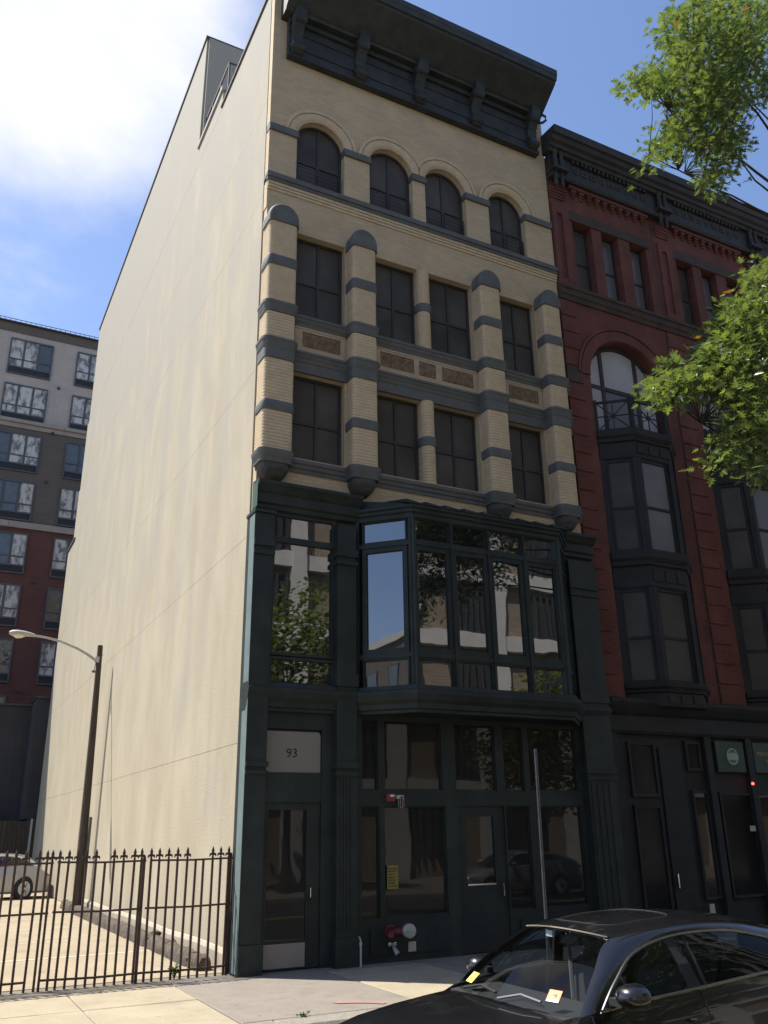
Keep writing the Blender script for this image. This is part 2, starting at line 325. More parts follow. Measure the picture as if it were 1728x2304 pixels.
def put(name, data, parent=None, loc=None):
    o = bpy.data.objects.new(name, data); COL.objects.link(o)
    if parent is not None:
        o.parent = parent
        if parent.get('_base') is not None: o.location = -Vector(parent['_base'])
    if loc is not None: o.location = Vector(o.location) + Vector(loc)
    return o
def thing(name, label, cat, loc, group=None):
    e = bpy.data.objects.new(name, None); COL.objects.link(e); e.location = loc; e.empty_display_size = 0.3
    e['_base'] = tuple(loc); e['label'] = label; e['category'] = cat
    if group: e['group'] = group
    return e
def tag(o, label, cat, group=None):
    o['label'] = label; o['category'] = cat
    if group: o['group'] = group
    return o
def struct(o, kind='structure'): o['kind'] = kind; return o
def box(name, mat, parent, *b): return MB().box(*b).build(name, mat, parent)
def text(name, body, mat, parent, loc, size, align='CENTER', rot=(R(90), 0, 0), depth=0.004, scale=(1, 1, 1)):
    c = bpy.data.curves.new(name, 'FONT'); c.body = body; c.size = size; c.align_x = align; c.align_y = 'CENTER'; c.extrude = depth; c.resolution_u = 3
    t = bpy.data.objects.new('_t', c); COL.objects.link(t); bpy.context.view_layer.update()
    me = bpy.data.meshes.new_from_object(t.evaluated_get(bpy.context.evaluated_depsgraph_get())); bpy.data.objects.remove(t)
    me.name = name; me.materials.clear(); me.materials.append(MATS[mat])
    from mathutils import Euler
    me.transform(Matrix.Translation(loc) @ Euler(rot).to_matrix().to_4x4() @ Matrix.Diagonal((*scale, 1)))
    return put(name, me, parent)

def rect_window(parent, x0, x1, z0, z1, y, fw=0.05, vert=(), horiz=(), fmat='bronze_frame', gmat='upper_glass', depth=0.07, glass=None):
    """a window part: frame with mullions, each light a pane of its own; vert / horiz are positions from 0 to 1"""
    m = MB(); m.box(x0, x1, y, y+depth, z0, z0+fw).box(x0, x1, y, y+depth, z1-fw, z1)
    m.box(x0, x0+fw, y+.001, y+depth-.001, z0+fw, z1-fw).box(x1-fw, x1, y+.001, y+depth-.001, z0+fw, z1-fw)
    vs = [x0+fw+(x1-x0-2*fw)*v for v in vert]; hs = [z0+fw+(z1-z0-2*fw)*h for h in horiz]; t = fw*0.45
    for v in vs: m.box(v-t, v+t, y+.004, y+depth-.004, z0+fw, z1-fw)
    xs = [x0+fw-t]+vs+[x1-fw+t]; zs = [z0+fw-t]+hs+[z1-fw+t]
    for h in hs:
        for a, b in zip(xs, xs[1:]): m.box(a+t, b-t, y+.008, y+depth-.008, h-t, h+t)
    w = m.build('window', fmat, parent)
    k = 0
    for a, b in zip(xs, xs[1:]):
        for c, d in zip(zs, zs[1:]):
            gm = gmat if glass is None else glass[k % len(glass)]; k += 1
            MB().box(a+t-.01, b-t+.01, y+depth*.5, y+depth*.5+.012, c+t-.01, d-t+.01).build('pane', gm, w)
    return w

# ================================================================== SETTING: ground
def sheet(name, mat, pts, z, kind='structure'):
    o = MB().add([(x, y, z) for x, y in pts], [tuple(range(len(pts)))]).build(name, mat); return struct(o, kind)
sheet('ground', 'ground_far', [(-900, -900), (900, -900), (900, 900), (-900, 900)], -0.30)
road = struct(box('road', 'asphalt', None, -120, 140, -14.6, -4.05, -0.29, -0.12))
far_walk = struct(box('far_sidewalk', 'concrete_grey', None, -120, 140, -24.0, -14.6, -0.29, 0.0))
lot = struct(box('parking_lot', 'lot', None, -40, 0.05, 0.30, 40, -0.29, -0.012))
walk = struct(box('sidewalk', 'concrete_edge', None, -60, 90, -4.05, 0.30, -0.29, -0.02))
def slab(x0, x1, y0, y1, mat, dz=0.0):
    g = 0.007; j = lambda: rnd.uniform(-0.003, 0.003)
    m = MB(); x0 += g; x1 -= g; y0 += g; y1 -= g; b = 0.012
    ring = lambda i, z: [(x0+i, y0+i, z+j()), (x1-i, y0+i, z+j()), (x1-i, y1-i, z+j()), (x0+i, y1-i, z+j())]
    m.loft([ring(0, -0.05), ring(0, -0.010+dz), ring(b, dz)])
    m.build('slab', mat, walk)
ys_l = [-3.62, -1.85, -0.52]
for xs, mats in (((-9.9, -7.45, -4.98, -2.51, -1.07), 'concrete_light'),):
    for a, b in zip(xs, xs[1:]):
        for c, d in zip(ys_l, ys_l[1:]): slab(a, b, c, d, mats, rnd.uniform(-.004, .004))
for c, d in ((-3.62, -0.42), (-0.42, 0.0)): slab(-1.07, 1.30, c, d, 'concrete_grey', 0.002 if c < -1 else -0.004)
slab(1.30, 2.95, -3.62, -0.62, 'concrete_light', 0.006); slab(1.30, 2.95, -0.62, -0.02, 'concrete_grey')
for a, b in ((2.95, 4.6), (4.6, 6.2), (6.2, 7.8), (7.8, 9.4), (9.4, 11), (11, 12.6), (12.6, 14.2)):
    slab(a, b, -3.62, -1.9, 'concrete_grey', rnd.uniform(-.004, .004)); slab(a, b, -1.9, -0.02, 'concrete_grey', rnd.uniform(-.004, .004))
x = -10.0
while x < 16:      # granite kerb stones
    l = rnd.uniform(1.5, 2.2); m = MB(); g = .006
    m.loft([[(x+g, -4.06, -.28), (x+l-g, -4.06, -.28), (x+l-g, -3.64, -.28), (x+g, -3.64, -.28)], [(x+g, -4.06, -.03), (x+l-g, -4.06, -.03), (x+l-g, -3.64, -.01), (x+g, -3.64, -.01)],
            [(x+g+.02, -4.03, .004), (x+l-g-.02, -4.03, .004), (x+l-g-.02, -3.66, .004), (x+g+.02, -3.66, .004)]])
    m.build('kerb_stone', 'granite', walk); x += l
def paint(name, pts, mat, parent, z):
    return MB().add([(a, b, z) for a, b in pts], [tuple(range(len(pts)))]).build(name, mat, parent)
paint('utility_mark', [(0.30, -3.04), (0.42, -2.98), (0.60, -3.10), (0.74, -3.20), (0.88, -3.40), (0.80, -3.46), (0.66, -3.30), (0.50, -3.20), (0.33, -3.14)], 'paint_pink', walk, 0.011)
for yy, w in ((3.66, .10), (6.34, .06), (9.2, .08), (12.0, .08)):
    paint('bay_line', [(-9, yy-w/2-.25), (-.42, yy-w/2), (-.42, yy+w/2), (-9, yy+w/2-.25)], 'paint_white', lot, -0.008)
for yy in (-9.65, -9.95): paint('lane_line', [(-60, yy-.05), (90, yy-.05), (90, yy+.05), (-60, yy+.05)], 'paint_yellow' if 'paint_yellow' in MATS else 'paint_white', road, -0.116)

# ================================================================== CREAM BUILDING
B = thing('brick_building', 'tall cream brick building with plastered side wall and dark green storefront', 'building', (0, 0, 0))
def arch_wall(mb, e0, e1, x0, x1, zs, zb, zt, y0, y1, n=28):
    cx, r = (x0+x1)/2, (x1-x0)/2
    def q(a, b, c, d): mb.add([(a, y0, c), (b, y0, c), (b, y0, d), (a, y0, d)], [(0, 1, 2, 3)])
    q(e0, x0, zb, zt); q(x1, e1, zb, zt)
    P = [(cx-r*math.cos(math.pi*k/n), zs+r*math.sin(math.pi*k/n)) for k in range(n+1)]
    for (a, b), (c, d) in zip(P, P[1:]):
        mb.add([(a, y0, b), (c, y0, d), (c, y0, zt), (a, y0, zt)], [(0, 1, 2, 3)])
        mb.add([(a, y0, b), (a, y1, b), (c, y1, d), (c, y0, d)], [(0, 1, 2, 3)])
    for xx in (x0, x1): mb.add([(xx, y0, zb), (xx, y1, zb), (xx, y1, zs), (xx, y0, zs)], [(0, 1, 2, 3)])
def arch_window(parent, x0, x1, zs, zb, y, fw, gmat, fmat, vert=(), horiz=(), n=24, glass=None):
    cx, r = (x0+x1)/2, (x1-x0)/2; d = 0.07; m = MB()
    m.arch(cx, zs, [(r, y), (r-fw, y), (r-fw, y+d), (r, y+d)], n)
    m.box(x0, x0+fw, y, y+d, zb+fw, zs).box(x1-fw, x1, y, y+d, zb+fw, zs).box(x0, x1, y, y+d, zb, zb+fw)
    t = fw*.45; xs = [x0+fw-t]+[x0+(x1-x0)*v for v in vert]+[x1-fw+t]; hs = [zb+(zs+r-zb)*h for h in horiz]
    top = lambda xx: zs+math.sqrt(max(0, (r-fw*.6)**2-(xx-cx)**2))
    for v in xs[1:-1]: m.box(v-t, v+t, y+.004, y+d-.004, zb+fw, top(v))
    for h in hs:
        for a, b in zip(xs, xs[1:]): m.box(a+t, b-t, y+.008, y+d-.008, h-t, h+t)
    w = m.build('window', fmat, parent); k = 0
    zsx = [zb+fw-t]+hs
    for i, c in enumerate(zsx):
        for a, b in zip(xs, xs[1:]):
            gm = gmat if glass is None else glass[k % len(glass)]; k += 1
            a2, b2, c2 = a+t-.01, b-t+.01, c+t-.01
            if i+1 < len(zsx):
                MB().box(a2, b2, y+d*.5, y+d*.5+.012, c2, zsx[i+1]-t+.01).build('pane', gm, w)
            else:
                xx = [a2+(b2-a2)*q/12 for q in range(13)]
                poly = [(a2, c2), (b2, c2)]+[(u, max(c2+.01, top(u))) for u in reversed(xx)]
                MB().prism(poly, 1, y+d*.5, y+d*.5+.012).build('pane', gm, w)
    return w

# --- side wall: backing, and storey panels of plaster with scored joints between
def yz(poly, x0, x1, name, mat, par): return MB().prism(poly, 0, x0, x1).build(name, mat, par)
back = [(0.31, -.05), (27.98, -.05), (27.98, 14.88), (26.5, 14.88), (26.5, 17.5), (26.2, 17.5), (26.2, 20.9), (25.8, 20.9), (25.8, 26.1), (6.72, 26.1), (6.72, 21.6), (4.22, 21.6), (4.22, 20.98), (0.31, 20.98)]
side = yz(back, 0.05, 7.70, 'wall_core', 'plaster_edge', B)
g = 0.0035
bands = [(0.0, 3.45, 28.0), (3.45, 7.15, 28.0), (7.15, 10.62, 28.0), (10.62, 14.9, 28.0), (14.9, 17.52, 26.52), (17.52, 20.92, 26.22)]
for a, b, ym in bands:
    yz([(0.21, a+g), (ym, a+g), (ym, b-g), (0.21, b-g)], 0.0, 0.06, 'plaster_panel', 'plaster', B)
yz([(0.21, 20.93), (25.82, 20.93), (25.82, 26.12), (6.70, 26.12), (6.70, 21.55), (4.20, 21.55), (4.20, 20.97), (0.21, 20.97)], 0.0, 0.06, 'plaster_panel', 'plaster', B)
for nm, p in (('coping', (-.04, .34, .14, 4.24, 20.982, 21.06)), ('coping', (-.04, 7.74, 6.66, 7.0, 26.14, 26.24)), ('coping', (-.04, .34, 7.0, 25.9, 26.135, 26.235)), ('coping', (-.05, .32, 4.16, 6.72, 21.62, 21.74)),
              ('coping', (-.05, 7.7, 25.83, 28.05, 14.905, 15.0))):
    box(nm, 'dark_stone' if p[4] != 21.62 else 'lamp_grey', B, *p)
box('penthouse_wall', 'plaster', B, 0.062, 7.68, 6.60, 6.715, 21.0, 26.1)
rl = MB()
for yy in (4.3, 5.1, 5.9, 6.6): rl.box(.14, .18, yy-.02, yy+.02, 21.7, 22.75)
rl.box(.13, .19, 4.25, 6.65, 22.75, 22.80).box(.145, .175, 4.25, 6.65, 21.84, 21.88)
for k in range(22): rl.box(.153, .167, 4.38+k*.1, 4.395+k*.1, 21.88, 22.75)
rl.box(.14, 2.2, 4.26, 4.30, 22.76, 22.80).box(.14, 2.2, 4.265, 4.295, 21.80, 21.84)
for k in range(18): rl.box(.25+k*.11, .265+k*.11, 4.27, 4.285, 21.84, 22.76)
rl.build('terrace_railing', 'conduit', B)

# --- brick facade with its openings
YF = 0.30
WX = [(.66, 1.82), (2.46, 3.60), (3.94, 5.09), (5.76, 6.86)]           # arched top-floor windows
SX = [(.72, 1.84), (2.56, 3.63), (3.95, 5.10), (5.87, 6.90)]           # third and fourth floor windows
EX = [.03, 2.14, 3.77, 5.425, 7.70]
f = MB(); f.box(.03, 7.70, 0, YF, 18.75, 21.04).box(.03, 7.70, 0, YF, 14.0, 15.32)
for i, (a, b) in enumerate(WX): arch_wall(f, EX[i], EX[i+1], a, b, 16.62, 15.32, 18.75, 0, YF)
f.add([(.03, 0, 15.32), (.03, YF, 15.32), (.03, YF, 18.75), (.03, 0, 18.75)], [(0, 1, 2, 3)]); f.add([(7.70, 0, 15.32), (7.70, YF, 15.32), (7.70, YF, 18.75), (7.70, 0, 18.75)], [(0, 1, 2, 3)])
for z0, z1 in ((12.0, 14.0), (8.78, 10.65)):
    xs = [.03]+[c for w in SX for c in w]+[7.70]
    for a, b in zip(xs[::2], xs[1::2]):
        f.box(a, b, 0.12 if abs(a-3.63) < .01 else 0, YF, z0, z1)
f.box(.03, 7.70, 0, YF, 10.65, 12.0).box(.03, 7.70, 0, YF, 7.6, 8.78)
f.build('brick_facade', 'cream_brick', B)
# brick courses of the return edge that catch the sun at the corner
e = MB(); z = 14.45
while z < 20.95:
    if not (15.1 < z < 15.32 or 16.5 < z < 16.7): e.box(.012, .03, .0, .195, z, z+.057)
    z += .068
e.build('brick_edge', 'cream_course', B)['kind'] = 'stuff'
for i, (a, b) in enumerate(WX):
    cx, r = (a+b)/2, (b-a)/2; lo, hi = EX[i]+.002, EX[i+1]-.002
    m = MB(); m.arch(cx, 16.62, [(r-.004, .13), (r+.005, .05), (r+.03, .0), (r+.07, -.028), (r+.12, -.036), (r+.20, -.036), (r+.203, -.012), (r+.222, -.012), (r+.225, -.05), (r+.30, -.05), (r+.30, .02), (r+.10, .13)], 44)
    m.v = [(min(max(x, lo), hi), y, z) for x, y, z in m.v]
    m.build('arch_moulding', 'cream_course', B, True, 35)
    arch_window(B, a+.002, b-.002, 16.62, 15.34, .17, .06, 'upper_glass', 'bronze_frame', (.5,), (.40,))
    rr = MB()
    for q in range(5): rr.box(a+.04, b-.04, .078, .086, 15.44+q*.105, 15.448+q*.105)
    for xx in (a+.06, cx, b-.06): rr.box(xx-.012, xx+.012, .065, .09, 15.33, 15.90)
    rr.build('window_guard', 'bronze_frame', B)
xs = [.0]+[c for w in WX for c in w]+[7.70]
for a, b in zip(xs[::2], xs[1::2]):
    box('impost_band', 'blue_stone', B, a-(.0 if a < .1 else .025), b+(0 if b > 7.6 else .025), -.055, .14, 16.53, 16.70)
box('sill_band', 'blue_stone', B, -.02, 7.71, -.10, .16, 15.20, 15.318); box('sill_band', 'blue_stone', B, -.01, 7.71, -.07, .0, 15.12, 15.20)
for k, (z0, z1) in enumerate(((15.055, 15.115), (14.985, 15.045), (14.915, 14.975))): box('corbel_course', 'cream_course', B, .02, 7.70, -.052+k*.015, .0, z0, z1)

# --- rounded piers, their bands, caps and corbels
def pier_path(x0, x1, d, r, n=6, yb=.08):
    p = [(x0, yb)]
    for k in range(n+1):
        a = math.pi/2*k/n; p.append((x0+r-r*math.cos(a), -d+r-r*math.sin(a)))
    for k in range(n+1):
        a = math.pi/2*k/n; p.append((x1-r+r*math.sin(a), -d+r-r*math.cos(a)))
    p.append((x1, yb)); return p
PD = .33
PX = [(.0, .62), (1.88, 2.45), (5.14, 5.70), (6.94, 7.46)]
SILL = [(-.02, 11.70), (.03, 11.70), (.045, 11.76), (.075, 11.80), (.085, 11.86), (.105, 11.87), (.105, 11.93), (-.02, 11.93)]
slim = lambda pr: [(o*.6 if o > 0 else o, z) for o, z in pr]
LINT = [(-.02, 10.65), (.03, 10.65), (.03, 10.87), (.045, 10.88), (.055, 10.94), (.09, 10.99), (.095, 11.03), (.115, 11.035), (.115, 11.09), (-.02, 11.09)]
BASE = [(-.02, 8.46), (.025, 8.46), (.03, 8.53), (.055, 8.55), (.065, 8.61), (.095, 8.64), (.095, 8.71), (-.02, 8.71)]
def courses(z0, z1, h=.068):
    pr = [(-.05, z0)]; z = z0
    while z < z1-1e-6:
        t = min(z+h, z1); pr += [(-.010, z), (-.002, z+.006), (0, z+.016), (0, t-.016), (-.002, t-.008), (-.010, t-.003)]; z = t
    return pr+[(-.05, z1)]
for x0, x1 in PX:
    path = pier_path(x0, x1, PD, .085)
    for z0, z1 in ((8.71, 10.65), (11.09, 11.70), (11.93, 13.88)): MB().sweep(path, courses(z0, z1)).build('brick_pier', 'cream_course', B, True, 50)
    for z0, z1 in ((12.80, 13.04), (9.53, 9.74)):
        MB().sweep(path, [(-.02, z0), (.014, z0), (.022, z0+.02), (.022, z1-.03), (.01, z1), (-.02, z1)]).build('stone_band', 'blue_stone', B, True)
    MB().sweep(path, slim(LINT)).build('lintel_band', 'blue_stone', B, True); MB().sweep(path, slim(SILL)).build('sill_band', 'blue_stone', B, True); MB().sweep(path, slim(BASE)).build('pier_base', 'blue_stone', B, True)
    cx = (x0+x1)/2; hw = (x1-x0)/2+.03; rings = []
    def cap_outline(y, i):
        h = hw-i; pts = [(cx-h, y, 13.86+i*.3), (cx+h, y, 13.86+i*.3)]
        return pts+[(cx+h*math.cos(q), y, 14.0+(.36-i)*math.sin(q)) for q in [math.pi*k/20 for k in range(21)]]
    rings = [cap_outline(.08, 0)]+[cap_outline(-(PD+.035-.09)-.09*math.sin(q), .09*(1-math.cos(q))) for q in [math.pi/2*k/6 for k in range(7)]]
    MB().loft(rings).build('pier_cap', 'blue_stone', B, True, 45)
    rings = []; path2 = pier_path(x0+.02, x1-.02, PD, .15, 10)
    for k in range(15):
        t = k/14; s = math.sqrt(max(.03, 1-.97*(.22+.78*t)**3.2)); rg = []
        for j, (x, y) in enumerate(path2):
            u = j/(len(path2)-1); bmp = .022*math.sin(u*math.pi*9)*math.sin(t*math.pi*2.6)+.015*math.sin(u*31+t*17)
            w = s+bmp*(1 if 0 < j < len(path2)-1 else 0)
            rg.append((cx+(x-cx)*w, .08+(y-.08)*(w if t < .5 else w*.95), 8.47-.33*t))
        rings.append(rg)
    c = MB().loft(rings).build('corbel', 'dark_stone', B, True, 60)
    for dx in (-.13, 0, .13): MB().lathe([(.0, -.05), (.05, -.03), (.062, 0), (.05, .03), (0, .05)], (cx+dx, -.24+abs(dx)*.3, 8.40), 'z', 10).build('carved_leaf', 'dark_stone', c, True)
gaps = [(.62, 1.88), (2.45, 5.14), (5.70, 6.94), (7.46, 7.70)]
for a, b in gaps:
    for pr, nm in ((SILL, 'sill_band'), (LINT, 'lintel_band'), (BASE, 'sill_band')): MB().sweep([(a-.02, -.004), (b+.02, -.004)], pr).build(nm, 'blue_stone', B)
pth = [(3.63, .12)]+[(3.79-.16*math.cos(math.pi*k/12), -.02-.16*math.sin(math.pi*k/12)+.06) for k in range(13)]+[(3.95, .12)]
for z0, z1, zb in ((11.93, 14.0, 12.87), (8.71, 10.65, 9.58)):
    MB().sweep(pth, courses(z0, z1)).build('slim_column', 'cream_course', B, True, 50)
    MB().sweep(pth, [(-.02, zb), (.025, zb), (.03, zb+.19), (-.02, zb+.21)]).build('stone_band', 'blue_stone', B, True)
for z0, z1 in ((11.95, 14.0), (8.73, 10.65)):
    for a, b in SX: rect_window(B, a, b, z0, z1, .16, .06, (.5,), (.46,))
# --- carved panels
def relief(parent, x0, x1, z0, z1, y, seed, mat='terracotta', face=False):
    r = random.Random(seed); W_, H_ = x1-x0, z1-z0; nx, nz = int(W_/.012), int(H_/.012); cs = [(r.uniform(.12, .88)*W_, r.uniform(.15, .85)*H_, r.uniform(.05, .11), r.choice((-1, 1)), r.uniform(0, 6)) for _ in range(7 if W_ > .5 else 3)]
    def h(u, v):
        x, z = u*W_, v*H_; xm = min(x, W_-x); s = 0
        for cx, cz, rr, sg, ph in cs:
            for xx in (x, W_-x):
                d = math.hypot(xx-cx, z-cz); a = math.atan2(z-cz, xx-cx)
                if d < rr*1.6: s = max(s, (.5+.5*math.sin(d/rr*9+sg*a*2+ph))*(1-d/rr/1.6))
        s += .25*(.5+.5*math.sin(xm*70+math.sin(z*40)*2)); 
        if face:
            d = math.hypot((x-W_/2)/.10, (z-H_/2)/.13); s = max(s*.7, 1.4*math.sqrt(max(0, 1-d*d)))
            for ex in (-.035, .035): s -= .6*math.exp(-((x-W_/2-ex)**2+(z-H_/2-.03)**2)/.0004)
        e_ = min(u, 1-u, v*H_/W_, (1-v)*H_/W_); return (x0+x, y-.045*s*min(1, e_*25), z0+z)
    MB().grid(h, nx, nz).build('relief', mat, parent, True, 180)
def panel(x0, x1, reliefs):
    m = MB(); z0, z1 = 11.09, 11.70
    m.box(x0, x1, -.03, 0, 11.655, z1)
    xs = [x0]+[c for r in reliefs for c in (r[0]-.035, r[1]+.035)]+[x1]
    for a, b in zip(xs[::2], xs[1::2]): m.box(a, b, -.022, 0, 11.105, 11.65)
    for r0, r1, fc in reliefs: m.box(r0-.035, r1+.035, -.022, 0, 11.605, 11.65).box(r0-.035, r1+.035, -.022, 0, 11.105, 11.25)
    p = m.build('carved_panel', 'panel_stone', B)
    for q, (r0, r1, fc) in enumerate(reliefs): relief(p, r0-.034, r1+.034, 11.251, 11.604, -.004, int(r0*100), face=fc)
panel(.72, 1.84, [(.92, 1.70, False)]); panel(2.56, 5.10, [(2.70, 3.45, False), (3.64, 4.00, True), (4.22, 4.97, False)]); panel(5.86, 6.90, [(6.00, 6.77, False)])
# --- sheet-metal cornice
box('frieze', 'green_metal', B, .34, 7.40, -.13, 0, 18.73, 19.88)
for z0, z1, d in ((18.73, 18.83, .17), (19.02, 19.05, .15), (19.46, 19.49, .15), (19.72, 19.86, .20)): box('frieze_rib', 'green_metal', B, .33, 7.41, -d, -.13, z0, z1)
BRX = [.36, 1.98, 3.60, 5.26, 7.02]
for bx in BRX:
    w = .34
    pr = [(-.12, 18.78), (-.24, 18.82), (-.29, 18.95), (-.25, 19.10), (-.20, 19.22), (-.21, 19.38), (-.29, 19.52), (-.39, 19.64), (-.46, 19.76), (-.48, 19.90), (-.48, 20.01), (-.12, 20.01)]
    m = MB().prism(pr, 0, bx+.04, bx+w-.04)
    b_ = m.build('bracket', 'green_metal', B)
    for cy, cz, rr in ((-.33, 19.72, .13), (-.24, 18.95, .10)):
        MB().lathe([(.0, 0), (rr*.5, 0), (rr*.55, .02), (rr*.9, .02), (rr, .035), (rr, w-.035), (rr*.9, w-.02), (rr*.55, w-.02), (rr*.5, w), (0, w)], (bx, cy, cz), 'x', 18).build('volute', 'green_metal', b_, True, 30)
MB().tube([(7.36, -.30, 19.66), (7.46, -.36, 19.66), (7.54, -.40, 19.74), (7.52, -.42, 19.84), (7.42, -.40, 19.88)], .035, 8).build('end_scroll', 'green_metal', B, True)
CR = [(0, 19.88), (.33, 19.88), (.36, 19.94), (.40, 19.96), (.98, 20.40), (1.01, 20.46), (1.06, 20.47), (1.08, 20.58), (1.10, 20.62), (1.10, 20.78), (1.04, 20.80), (0, 20.96)]
MB().sweep([(.18, 0), (7.47, 0)], CR).build('crown_moulding', 'green_metal', B)

# --- green storefront
YS = -.25                                                     # plane of the shop windows
bay = [(1.99, YS), (2.75, -1.02), (6.13, -1.02), (6.90, YS)]
G = 'green_paint'
# corner pilaster, with its sunlit end panel
box('pilaster', G, B, -.085, .27, -.40, .05, 0, 7.40)
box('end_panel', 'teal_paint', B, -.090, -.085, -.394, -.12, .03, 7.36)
for z0, z1 in ((2.90, 2.96), (3.02, 3.10), (6.62, 6.70), (6.78, 6.90), (0.0, .42)): box('pilaster_band', G, B, -.084, .30, -.43, -.40, z0, z1)
box('pilaster_cap', G, B, -.10, .30, -.44, .06, 7.40, 7.46)
for px0, px1 in ((1.53, 1.90), (6.91, 7.62)):
    box('pilaster', G, B, px0, px1, -.40, .02, 0, 7.40)
    for z0, z1 in ((2.90, 2.96), (3.02, 3.12), (6.62, 6.70), (6.78, 6.92), (0.0, .42), (4.40, 4.62)): box('pilaster_band', G, B, px0-.025, px1+.025, -.435, -.2, z0, z1)
    for k in range(4): box('flute', G, B, px0+.06+k*(px1-px0-.12)/4, px0+.06+(k+.6)*(px1-px0-.12)/4, -.412, -.40, .55, 2.85)
box('storefront_core', 'bronze_frame', B, .05, 7.60, -.12, .02, 0, 8.0)
# upper cornice on the flat ends, fascia and lean-to roof over the bay window
CO = [(-.05, 7.44), (.02, 7.44), (.04, 7.50), (.10, 7.53), (.12, 7.60), (.16, 7.63), (.16, 7.80), (.20, 7.83), (.27, 7.92), (.30, 7.95), (.30, 8.01), (-.05, 8.06)]
for a, b in ((-.07, 2.02), (6.88, 7.68)): MB().sweep([(a, YS+.05), (b, YS+.05)], CO).build('shop_cornice', G, B)
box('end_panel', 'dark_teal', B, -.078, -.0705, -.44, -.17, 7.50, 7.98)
MB().sweep(bay, [(-.15, 7.52), (.03, 7.52), (.04, 7.60), (.08, 7.62), (.08, 7.68), (.12, 7.70), (.12, 7.75), (-.15, 7.75)]).build('bay_fascia', G, B)
rb = [(2.0, -.2), (2.70, -1.13), (6.18, -1.13), (6.92, -.2)]
rf = MB().add([(x, y, 7.752) for x, y in rb]+[(1.98, 0.02, 8.08), (6.92, 0.02, 8.08)], [(0, 1, 4), (1, 2, 5, 4), (2, 3, 5), (0, 4, 5, 3), (3, 2, 1, 0)]).build('bay_roof', G, B)
for k in range(9):
    t = k/8; xa = 2.74+t*3.4; MB().loft([[(xa-.16, -1.155, 7.755), (xa+.20, -1.155, 7.755), (xa+.20, -1.155, 7.78), (xa-.16, -1.155, 7.82)], [(xa-.16, .0, 8.085), (xa+.20, .0, 8.085), (xa+.20, .0, 8.10), (xa-.16, .0, 8.13)]]).build('roof_strip', G, rf)
# windows of the second floor: the flat one, then the three faces of the bay
def on_face(p, q):
    d = Vector((q[0]-p[0], q[1]-p[1], 0)); L_ = d.length; d.normalize(); n = Vector((-d.y, d.x, 0))
    return L_, Matrix(((d.x, n.x, 0, p[0]), (d.y, n.y, 0, p[1]), (0, 0, 1, 0), (0, 0, 0, 1)))
def face_window(xf, *a, **k):
    w = rect_window(B, *a, **k)
    for o in [w]+list(w.children): o.data.transform(xf)
    return w
GL = dict(fmat=G, gmat='store_glass', depth=.09)
I4 = Matrix.Identity(4)
box('shop_frame', G, B, .27, 1.53, YS-.02, -.1, 4.33, 4.40)
for z0, z1 in ((4.38, 4.87), (4.89, 7.0), (7.0, 7.5)): rect_window(B, .30, 1.55, z0, z1, YS, .055, **GL)
def bay_face(p, q, cols):
    L_, xf = on_face(p, q)
    m = MB()
    for u in (0, L_): m.box(u-.05, u+.05, -.045, .14, 4.36, 7.54)
    for a, b in zip(cols, cols[1:]):
        if b[0]-a[1] > .01: m.box(a[1], b[0], -.035, .10, 4.36, 7.54)
    m.box(0, L_, -.02, .1, 4.90, 4.99).box(0, L_, -.02, .1, 6.99, 7.08)
    o = m.build('bay_post', G, B); o.data.transform(xf)
    for a, b in cols:
        face_window(xf, a, b, 4.38, 4.90, 0, .035, **GL); face_window(xf, a, b, 4.99, 6.99, 0, .09, **GL); face_window(xf, a, b, 7.08, 7.53, 0, .03, **GL)
bay_face(bay[0], bay[1], [(.10, .98)])
bay_face(bay[1], bay[2], [(.03+i*.838, .03+i*.838+.80) for i in range(4)])
bay_face(bay[2], bay[3], [(.10, .98)])
# cornice under the bay, running the whole width
full = [(-.095, YS)]+bay+[(7.66, YS)]
LC = [(-.15, 3.93), (.04, 3.93), (.05, 3.98), (.085, 4.0), (.10, 4.08), (.15, 4.14), (.19, 4.24), (.19, 4.30), (.14, 4.32), (.12, 4.39), (-.15, 4.39)]
MB().sweep(full, LC).build('shop_cornice', G, B)
MB().prism([(2.0, -.1), (2.0, -.26), (2.75, -.99), (6.13, -.99), (6.89, -.26), (6.89, -.1)], 2, 3.95, 4.37).build('bay_floor', G, B)
# street level: entrance of number 93
d = MB(); d.box(.27, 1.53, -.20, -.1, 3.66, 3.95).box(.27, .31, -.20, -.1, 0, 3.66).box(1.33, 1.53, -.22, -.1, 0, 3.66).box(.31, 1.33, -.20, -.1, 2.48, 2.94)
d.build('door_surround', G, B)
rr = .07; pl = [(.315, 2.95), (1.322, 2.95)]+[(1.322-rr+rr*math.cos(a), 3.62-rr+rr*math.sin(a)) for a in [math.pi/2*k/6 for k in range(7)]]+[(.315, 3.62)]
sg = MB().prism(pl, 1, -.175, -.12).build('transom_sign', 'frosted', B); sg['label'] = 'frosted glass transom panel with the number 93'
text('house_number', '93', 'sign_black', sg, (.80, -.178, 3.26), .21)
dr = MB(); dr.box(.31, .42, -.165, -.11, .02, 2.48).box(1.09, 1.33, -.165, -.11, .02, 2.48).box(.42, 1.09, -.165, -.11, 2.36, 2.48).box(.42, 1.09, -.165, -.11, .02, .42)
dr = dr.build('door', G, B); box('pane', 'ground_glass', dr, .41, 1.10, -.145, -.13, .41, 2.37); box('kick_plate', 'bg_stone', dr, .40, 1.09, -.175, -.165, .04, .38)
MB().tube([(1.16, -.18, 1.0), (1.16, -.22, 1.03), (1.16, -.22, 1.17), (1.16, -.18, 1.2)], .012, 6).build('handle', 'chrome', dr, True)
